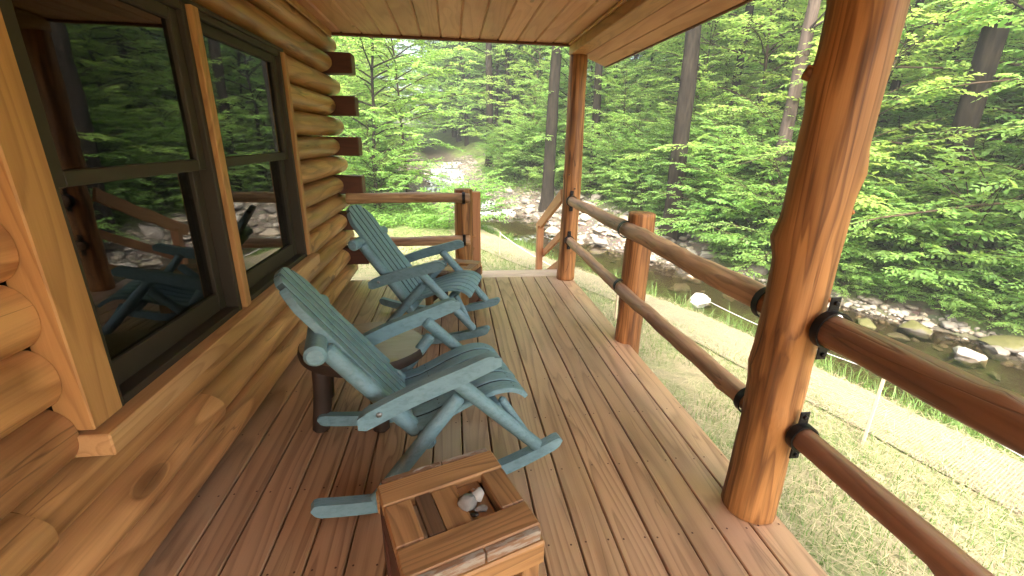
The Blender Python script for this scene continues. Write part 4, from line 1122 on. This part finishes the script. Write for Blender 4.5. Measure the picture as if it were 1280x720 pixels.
def rotx(a): c, s = np.cos(a), np.sin(a); z = np.zeros_like(a); o = np.ones_like(a); return np.stack([np.stack([o, z, z], -1), np.stack([z, c, -s], -1), np.stack([z, s, c], -1)], -2)

def make_spray(rg, n, L, leaf, wr=0.5, tilt=0.22):
    """flat twig along +x with alternate leaves; returns leaf verts (n,6,3) and twig line"""
    t = np.linspace(0.1, 1.0, n)
    x = t * L; z = -0.16 * L * t ** 2
    side = np.where(np.arange(n) % 2 == 0, 1, -1)
    a = side * rg.uniform(0.6, 1.05, n); a[-1] = 0
    sz = leaf * (0.75 + 0.5 * np.sin(np.pi * np.clip(t * 0.9 + 0.05, 0, 1))) * rg.uniform(0.8, 1.15, n)
    T = leaf_template(1.0, wr)
    q = T[None] * sz[:, None, None]
    m = rotz(a) @ roty(rg.normal(0.18, tilt, n)) @ rotx(rg.normal(0, tilt, n))
    q = np.einsum('nij,nkj->nki', m, q)
    q += np.stack([x, side * 0.004, z], -1)[:, None, :]
    return q

def tube_np(P, Rr, seg=6):
    P = np.asarray(P, float); n = len(P)
    d = np.gradient(P, axis=0); d /= np.linalg.norm(d, axis=1)[:, None] + 1e-9
    a = np.where(np.abs(d[:, 2:3]) < 0.9, np.array([[0, 0, 1.0]]), np.array([[1.0, 0, 0]]))
    u = np.cross(d, a); u /= np.linalg.norm(u, axis=1)[:, None]; v = np.cross(u, d)
    th = np.arange(seg) * 2 * PI / seg
    V = P[:, None] + (u[:, None] * np.cos(th)[None, :, None] + v[:, None] * np.sin(th)[None, :, None]) * np.asarray(Rr)[:, None, None]
    I = np.arange(n * seg).reshape(n, seg); J = np.roll(I, -1, 1)
    F = np.stack([I[:-1], J[:-1], J[1:], I[1:]], -1).reshape(-1, 4)
    return V.reshape(-1, 3), F

class Acc:
    def __init__(s): s.V = []; s.F = []; s.n = 0
    def add(s, V, F): s.V.append(V); s.F.append(F + s.n); s.n += len(V)
    def mesh(s, name, mat, smooth=False): return np_mesh(name, np.concatenate(s.V), np.concatenate(s.F), mat, smooth)

def make_tree(seed, H, hb, Rmax, nb, leaf, r0, lmat, bmat, lean=0.05, shape=0.5, nsp=14, nl=13, stems=1, droop=0.5, spL=0.7, upward=0.25):
    """trunk mesh + crown mesh, layered horizontal sprays"""
    rg = np.random.default_rng(seed)
    wood_, cr = Acc(), Acc()
    sprays = [make_spray(rg, nl, spL, leaf) for _ in range(5)]
    paths = []
    for s in range(stems):
        n = 14; t = np.linspace(0, 1, n)
        la = rg.uniform(0, 2 * PI); ln = lean * H * (1 if stems == 1 else 3.0)
        wig = np.cumsum(rg.normal(0, 0.012 * H, (n, 2)), 0) * np.linspace(0, 1, n)[:, None] * 0.6
        P = np.column_stack([np.cos(la) * ln * t ** 1.3 + wig[:, 0], np.sin(la) * ln * t ** 1.3 + wig[:, 1], H * t * (1 if s == 0 else rg.uniform(.7, 1)) - 0.15])
        rad = r0 * (1 - 0.85 * t) * (1 + 0.5 * np.exp(-t * H / 0.25)); rad *= 1 if stems == 1 else .7
        wood_.add(*tube_np(P, rad, 10 if r0 > .08 else 7)); paths.append((P, rad))
    PP = {k: ([], [], [], []) for k in range(5)}
    for b in range(nb):
        P, rad = paths[b % stems]
        h = hb + (H * 0.97 - hb) * ((b + rg.random()) / nb)
        zt_ = (h + 0.15) / (P[-1, 2] + 0.15)
        if zt_ > 0.99: zt_ = 0.98
        fi = zt_ * (len(P) - 1); i0 = int(fi); base = P[i0] + (P[min(i0 + 1, len(P) - 1)] - P[i0]) * (fi - i0)
        rel = (h - hb) / (H - hb + 1e-6)
        Lb = Rmax * (1 - rel) ** shape * rg.uniform(0.6, 1.1) + 0.3
        az = b * 2.39996 + rg.normal(0, 0.4); el = upward + 0.5 * rel + rg.normal(0, 0.12)
        n = 9; t = np.linspace(0, 1, n)
        az_t = az + np.cumsum(rg.normal(0, 0.07, n))
        el_t = el - droop * t * (1 - 0.5 * rel) + rg.normal(0, .04, n)
        dl = Lb / (n - 1)
        st = np.column_stack([np.cos(az_t) * np.cos(el_t), np.sin(az_t) * np.cos(el_t), np.sin(el_t)]) * dl
        Q = base + np.vstack([np.zeros(3), np.cumsum(st[:-1], 0)])
        br = min(0.35 * r0, 0.012 + 0.011 * Lb)
        wood_.add(*tube_np(Q, br * (1 - 0.8 * t) + 0.002, 5))
        m = max(4, int(nsp * Lb / Rmax) + 2)
        tt_ = np.concatenate([rg.uniform(0.18, 0.98, m - 1), [1.0]])
        for q, tq in enumerate(tt_):
            fi = tq * (n - 1); i0 = min(int(fi), n - 2); pos = Q[i0] + (Q[i0 + 1] - Q[i0]) * (fi - i0)
            side = 1 if q % 2 else -1
            a = az_t[i0] + (side * rg.uniform(0.5, 1.15) if tq < 1 else 0)
            e = 0.06 + rg.normal(0, 0.14) + el_t[i0] * 0.35
            scl = (1.1 - 0.35 * tq) * rg.uniform(0.75, 1.2)
            k = rg.integers(5)
            PP[k][0].append(pos); PP[k][1].append(a); PP[k][2].append((-e, rg.normal(0, 0.22))); PP[k][3].append(scl)
            tip = pos + np.array([math.cos(a) * math.cos(e), math.sin(a) * math.cos(e), math.sin(e) - .08]) * spL * scl * 0.8
            if r0 > 0.02: wood_.add(*tube_np(np.array([pos, (pos + tip) / 2 + [0, 0, .02], tip]), np.array([0.006, 0.004, 0.002]) , 3))
    for k in range(5):
        if not PP[k][0]: continue
        pos = np.array(PP[k][0]); a = np.array(PP[k][1]); er = np.array(PP[k][2]); sl_ = np.array(PP[k][3])
        m = rotz(a) @ roty(er[:, 0]) @ rotx(er[:, 1])
        S = sprays[k].reshape(-1, 3)
        V = np.einsum('nij,kj->nki', m, S) * sl_[:, None, None] + pos[:, None, :]
        nV = V.shape[0] * V.shape[1]; V = V.reshape(-1, 3)
        F = (LF[None] + (np.arange(nV // 6) * 6)[:, None, None]).reshape(-1, 4)
        cr.add(V, F)
    return wood_.mesh('trunk', M[bmat], True), cr.mesh('crown', M[lmat])

PROTO = {
    'beechA': make_tree(1, 8.0, 0.5, 2.9, 44, 0.12, 0.075, 'leaf', 'tree_bark', shape=.25, nsp=20, droop=.6),
    'beechB': make_tree(2, 6.5, 0.4, 2.6, 40, 0.115, 0.055, 'leaf_lime', 'twig', lean=0.1, shape=.25, nsp=18, droop=.6),
    'beechC': make_tree(3, 10.5, 0.8, 3.4, 52, 0.125, 0.095, 'leaf', 'tree_bark', lean=0.04, shape=.25, nsp=20, droop=.6),
    'beechH': make_tree(21, 7.5, 2.3, 2.9, 36, 0.115, 0.06, 'leaf_lime', 'twig', lean=0.06, shape=.3, nsp=18, droop=.5),
    'sapling': make_tree(4, 4.2, 0.3, 1.7, 28, 0.105, 0.026, 'leaf_lime', 'twig', nsp=12, lean=0.08, spL=.6, shape=.3),
    'tall': make_tree(5, 18.0, 7.5, 4.2, 34, 0.14, 0.2, 'leaf', 'tree_bark', nsp=20, nl=14, lean=0.03, shape=0.3, spL=0.9),
    'farA': make_tree(6, 13.0, 0.6, 4.0, 60, 0.19, 0.13, 'leaf', 'tree_bark', nsp=15, nl=11, spL=1.1, shape=.22),
    'farB': make_tree(7, 11.0, 0.5, 3.8, 54, 0.19, 0.11, 'leaf_lime', 'tree_bark', nsp=15, nl=11, spL=1.1, shape=.22),
    'shrubA': make_tree(8, 1.5, 0.1, 1.1, 34, 0.095, 0.018, 'leaf_dark', 'twig', nsp=8, nl=10, stems=4, spL=0.42, upward=0.5, shape=.3),
    'shrubB': make_tree(9, 1.1, 0.08, 1.0, 30, 0.09, 0.016, 'leaf', 'twig', nsp=8, nl=10, stems=4, spL=0.42, upward=0.45, shape=.25),
    'shrubC': make_tree(10, 2.3, 0.15, 1.5, 40, 0.10, 0.022, 'leaf', 'twig', nsp=10, nl=11, stems=3, spL=0.5, upward=0.4, shape=.3),
    'overhang': make_tree(12, 7.5, 1.2, 4.6, 34, 0.10, 0.085, 'leaf', 'twig', nsp=26, nl=15, droop=0.75, spL=0.75, shape=.3, lean=.03),
}
def plant(proto, x, y, label, group, scale=1.0, rz=None, cat='tree', name='tree', trunk=None, dz=0.0):
    t = thing(name, label, cat, (x, y, tz(x, y) + dz), random.uniform(0, 2 * PI) if rz is None else rz, group)
    t.scale = (scale,) * 3
    tm, cm = PROTO[proto]
    link(bpy.data.objects.new('trunk' if cat == 'tree' else 'stem', trunk or tm), t)
    link(bpy.data.objects.new('crown' if cat == 'tree' else 'foliage', cm), t)
    return t
CAM = (1.133, 0.0)
def polar(az, d): return CAM[0] + d * math.sin(R(az)), CAM[1] + d * math.cos(R(az))

# trunks one can tell apart: own trunk, tall crown
def big_trunk(seed, H, r, lean, bmat, limbs=5, stubs=0, curve=0.0):
    rg = np.random.default_rng(seed); A = Acc(); n = 26; t = np.linspace(0, 1, n)
    wig = np.cumsum(rg.normal(0, 0.05, (n, 2)), 0) * t[:, None]
    P = np.column_stack([lean[0] * H * t + wig[:, 0] + curve * np.sin(PI * t), lean[1] * H * t + wig[:, 1], H * t - 0.3])
    rad = r * (1 - 0.6 * t) * (1 + 0.7 * np.exp(-t * H / 0.35)) * (1 + rg.normal(0, .03, n))
    A.add(*tube_np(P, rad, 16))
    for b in range(limbs):
        h = rg.uniform(0.35, 0.95); i = int(h * (n - 1)); az = rg.uniform(0, 2 * PI); L = rg.uniform(1.5, 3.5)
        q = np.linspace(0, 1, 7); el = rg.uniform(0.3, 0.9)
        Q = P[i] + np.column_stack([np.cos(az) * np.cos(el) * L * q, np.sin(az) * np.cos(el) * L * q, np.sin(el) * L * q + 0.2 * np.sin(q * 3)])
        A.add(*tube_np(Q, r * 0.3 * (1 - 0.8 * q), 7))
    for b in range(stubs):
        h = rg.uniform(0.12, 0.5); i = int(h * (n - 1)); az = rg.uniform(2.5, 5.5); L = rg.uniform(0.25, 0.6); q = np.linspace(0, 1, 4)
        Q = P[i] + np.column_stack([np.cos(az) * L * q, np.sin(az) * L * q, 0.35 * L * q])
        A.add(*tube_np(Q, 0.03 * (1 - 0.6 * q), 6))
    return A.mesh('trunk', M[bmat], True)
for az, d_, r, lean, bmat, lab, sd, st, cp in (
    (12.0, 16.5, 0.22, (0.0, 0), 'tree_bark', 'dark straight tree trunk just left of the far corner post', 1, 0, 'tall'),
    (17.6, 17.5, 0.16, (0.02, 0), 'tree_bark', 'dark slender trunk just right of the far corner post', 2, 0, 'tall'),
    (27.6, 12.6, 0.225, (0.045, 0.0), 'tree_bark', 'thickest dark trunk with a slight lean, right of the roof corner', 3, 2, 'tall'),
    (32.3, 15.5, 0.13, (0.0, 0.0), 'tree_bark', 'narrow dark trunk between the thick dark trunk and the pale trunk', 4, 0, 'tall'),
    (37.6, 11.6, 0.14, (0.012, -0.02), 'pale_bark', 'pale grey trunk with short broken branch stubs left of the thick porch post', 5, 5, 'tall'),
    (51.6, 11.8, 0.2, (0.02, 0.0), 'tree_bark', 'mottled dark trunk rising behind the drooping sprays at the right', 6, 0, 'tall'),
    (4.6, 24.0, 0.20, (0.01, 0.0), 'tree_bark', 'dark forked tree with fanning limbs above the cascades', 7, 0, 'tall')):
    x, y = polar(az, d_)
    plant(cp, x, y, lab, None, 1.0, None, 'tree', 'tree', big_trunk(sd * 13, 17, r, lean, bmat, 9 if az < 5 else 5, st))
x, y = polar(-5.6, 16.5); plant('beechH', x, y, 'slim young tree with a thin straight trunk left of the cascades', None, 1.0)
x, y = polar(-9.5, 14.0); plant('beechA', x, y, 'leafy young tree right behind the dark log ends of the cabin corner', None, 0.9)
x, y = polar(65, 11.4); plant('overhang', x, y, 'tree with long drooping leafy sprays reaching over the creek at the right', None, 1.0, 2.2)
x, y = polar(56, 12.6); plant('overhang', x, y, 'young tree with layered pale sprays behind the thick porch post', None, 0.95, 0.4)

# understory and forest
fr = random.Random(5)
placed_t = []
def forest(n, az0, az1, d0, d1, protos, label, group, smin=.85, smax=1.2, mind=1.6, cond=None, cat='tree', name='tree'):
    k = tries = 0
    while k < n and tries < n * 60:
        tries += 1
        az = fr.uniform(az0, az1); d_ = math.sqrt(fr.uniform(d0 * d0, d1 * d1)); x, y = polar(az, d_)
        s, zw, hw = stream(x, y); e = abs(s[0]) - hw[0]; b = 0.8
        if s[0] > 0: b = 0.35 + 1.8 * float(sstep(8.5, 12, y) * (1 - sstep(16, 21, y)))
        elif y < 12.5: b = 99
        else: b = 2.0
        if e < b + ((0.3 if smin > .4 else 0.05) if cat != 'tree' else 1.0): continue
        if cat == 'tree' and any(abs(math.sin(R(az - ta))) * d_ < 0.7 + 0.3 * ('sapling' not in protos) and d_ < td + 1.5 and abs(az - ta) < 40 for ta, td in ((27.6, 12.6), (37.6, 11.6), (51.6, 11.8), (12.0, 16.5), (17.6, 17.5), (32.3, 15.5))): continue
        if -9 < az < 5 and d_ < 31: continue
        if cond and not cond(x, y, s[0], e - b): continue
        if any((x - a) ** 2 + (y - c) ** 2 < mind * mind for a, c in placed_t): continue
        placed_t.append((x, y))
        plant(fr.choice(protos), x, y, label, group, fr.uniform(smin, smax), fr.uniform(0, 6.28), cat, name); k += 1
forest(30, 16, 80, 10.5, 20, ['beechA', 'beechB', 'sapling', 'sapling'], 'bright young understory tree with layered sprays on the far creek bank', 'understory trees across the creek', .85, 1.2, 1.5)
forest(12, 6.5, 20, 15, 24, ['beechA', 'beechB', 'sapling'], 'young tree with pale fresh leaves right of the upper cascades', 'young trees right of the cascades', .8, 1.1, 1.7)
forest(12, -18, -8.5, 14, 26, ['beechB', 'sapling', 'beechA'], 'young tree with pale fresh leaves left of the upper cascades', 'young trees left of the cascades', .75, 1.1, 1.8, lambda x, y, s, e: s < 0)
forest(40, -18, 70, 20, 34, ['beechC', 'beechA', 'farB', 'farA'], 'leafy green tree deeper in the wood behind the creek', 'trees deeper in the wood', .9, 1.25, 2.4)
forest(70, -22, 72, 34, 64, ['farA', 'farB', 'beechC'], 'distant leafy tree on the rising wooded slope', 'distant trees on the slope', 1.1, 1.6, 3.2)
forest(18, -9, 6, 31, 46, ['farA', 'farB', 'beechC'], 'pale leafy tree closing the view up the cascades', 'trees above the cascades', .9, 1.2, 1.7)
forest(18, 4, 62, 13.5, 32, ['tall'], 'slim straight dark trunk with a high crown among the young trees', 'slim dark trunks of the wood', .5, .8, 1.2)
placed_t.clear()
forest(135, 14, 80, 8.5, 17, ['shrubA', 'shrubB', 'shrubC', 'shrubA'], 'low green bush on the far bank of the creek', 'bushes on the far bank', .75, 1.35, .6, None, 'bush', 'bush')
forest(32, 5.5, 22, 13, 24, ['shrubB', 'shrubC', 'shrubA'], 'leafy bush above the gravel bar and cascades', 'bushes above the gravel bar', .7, 1.2, .8, lambda x, y, s, e: s > 0, 'bush', 'bush')
forest(22, -17, -6.5, 13, 24, ['shrubB', 'shrubC'], 'leafy bush among the ferns left of the creek', 'bushes left of the creek', .5, 1.0, .9, lambda x, y, s, e: s < 0, 'bush', 'bush')
forest(90, 18, 80, 8.5, 14, ['shrubB', 'shrubA', 'shrubB'], 'small green plant at the foot of the far bank near the water', 'small plants along the far waterline', .4, .75, .42, lambda x, y, s, e: s > 0 and e < 1.3, 'bush', 'bush')
x, y = 1.55, 11.6; plant('shrubB', x, y, 'small bright bush behind the newel post at the top of the steps', None, 1.05, 0.3, 'bush', 'bush')

# ground cover: low leaves carpeting the banks
def ground_cover(n, name, label, mat, fn, size):
    pts = []
    while sum(map(len, pts)) < n:
        az = rng.uniform(R(-18), R(76), n); d_ = np.sqrt(rng.uniform(49, 26 ** 2, n)) * rng.random(n) ** 0.25
        x = CAM[0] + d_ * np.sin(az); y = d_ * np.cos(az); z, s, eL, eR, bar, zw, hw = terrain(x, y)
        k = fn(x, y, s, eL, eR, bar) & (fnoise(x, y, 0.8, 51) > -0.25)
        pts.append(np.column_stack([x, y, z])[k])
    P = np.concatenate(pts)[:n]
    T = leaf_template(1.0, 0.62); sz = size * rng.uniform(.6, 1.3, n)
    m = rotz(rng.uniform(0, 6.28, n)) @ roty(rng.normal(-0.25, 0.35, n)) @ rotx(rng.normal(0, .3, n))
    q = np.einsum('nij,nkj->nki', m, T[None] * sz[:, None, None]) + P[:, None, :]
    q[..., 2] += (rng.random(n) ** 1.5 * 0.28 + 0.02)[:, None]
    F = (LF[None] + (np.arange(n) * 6)[:, None, None]).reshape(-1, 4)
    tag(link(bpy.data.objects.new(name, np_mesh(name, q.reshape(-1, 3), F, M[mat]))), label, None, None, 'stuff')
ground_cover(80000, 'ground_cover', 'low leafy ground cover on the far creek bank', 'leaf_dark', lambda x, y, s, eL, eR, bar: (s > 0) & (eR - bar > 0.15 + 0.5 * rng.random(len(x))), 0.11)
ground_cover(22000, 'fern_cover', 'low bright ferns and herbs left of the creek', 'leaf', lambda x, y, s, eL, eR, bar: (s < 0) & (y > 11.8) & (eL > 1.6), 0.08)

hz = NB(); bm_box(hz, (10, 35, 15), (270, 260, 50))
g = G('haze_air')
vp = g.n('ShaderNodeVolumePrincipled', {'Color': (0.9, 0.95, 0.9, 1), 'Density': 0.0042, 'Anisotropy': 0.3})
g.t.links.new(vp.outputs[0], g.n('ShaderNodeOutputMaterial').inputs[1])
tag(finish('haze', hz, g.m, smooth=False), 'thin humid air between the trees', None, None, 'stuff')

# ================================================================== LIGHT, WORLD, CAMERA
EL, AZ = 46.0, 197.0     # azimuth clockwise from +Y
w = bpy.data.worlds.new('World'); sc.world = w; w.use_nodes = True
nt = w.node_tree; bg = nt.nodes['Background']
sky = nt.nodes.new('ShaderNodeTexSky'); sky.sky_type = 'NISHITA'; sky.sun_disc = False
sky.sun_elevation = R(EL); sky.sun_rotation = R(AZ); sky.air_density = 1.0; sky.dust_density = 7.0; sky.ozone_density = 0.6
nt.links.new(sky.outputs[0], bg.inputs[0]); bg.inputs[1].default_value = 0.15
sun = bpy.data.lights.new('sun', 'SUN'); sun.energy = 2.25; sun.angle = R(28); sun.color = (1.0, 0.95, 0.87)
so = bpy.data.objects.new('sun', sun); COL.objects.link(so)
sd = Vector((math.sin(R(AZ)) * math.cos(R(EL)), math.cos(R(AZ)) * math.cos(R(EL)), math.sin(R(EL))))
so.rotation_euler = (-sd).to_track_quat('-Z', 'Y').to_euler(); so.location = sd * 30

cam = bpy.data.cameras.new('camera'); co = bpy.data.objects.new('camera', cam); COL.objects.link(co)
f_, yaw, pit, roll, cx, ch = 550.343, 0.134809, 0.325192, 0.018981, 1.132983, 1.460784
cam.sensor_width = 36.0; cam.lens = 36.0 * f_ / 1280.0; cam.clip_start = 0.02; cam.clip_end = 1000.0
fwd = Vector((math.sin(yaw) * math.cos(pit), math.cos(yaw) * math.cos(pit), -math.sin(pit)))
rgt = Vector((math.cos(yaw), -math.sin(yaw), 0)); up = rgt.cross(fwd)
r_ = rgt * math.cos(roll) + up * math.sin(roll); u_ = -rgt * math.sin(roll) + up * math.cos(roll)
mx = Matrix((r_, u_, -fwd)).transposed().to_4x4(); mx.translation = (cx, 0, ch)
co.matrix_world = mx
sc.camera = co

vs = sc.view_settings
vs.view_transform = 'Standard'; vs.look = 'None'; vs.gamma = 1.0; vs.use_curve_mapping = False
vs.exposure = 3.0
c = sc.cycles
c.max_bounces = 10; c.diffuse_bounces = 5; c.glossy_bounces = 3; c.transmission_bounces = 8; c.transparent_max_bounces = 12
c.sample_clamp_indirect = 8.0; c.use_denoising = True
c.caustics_reflective = False; c.caustics_refractive = False
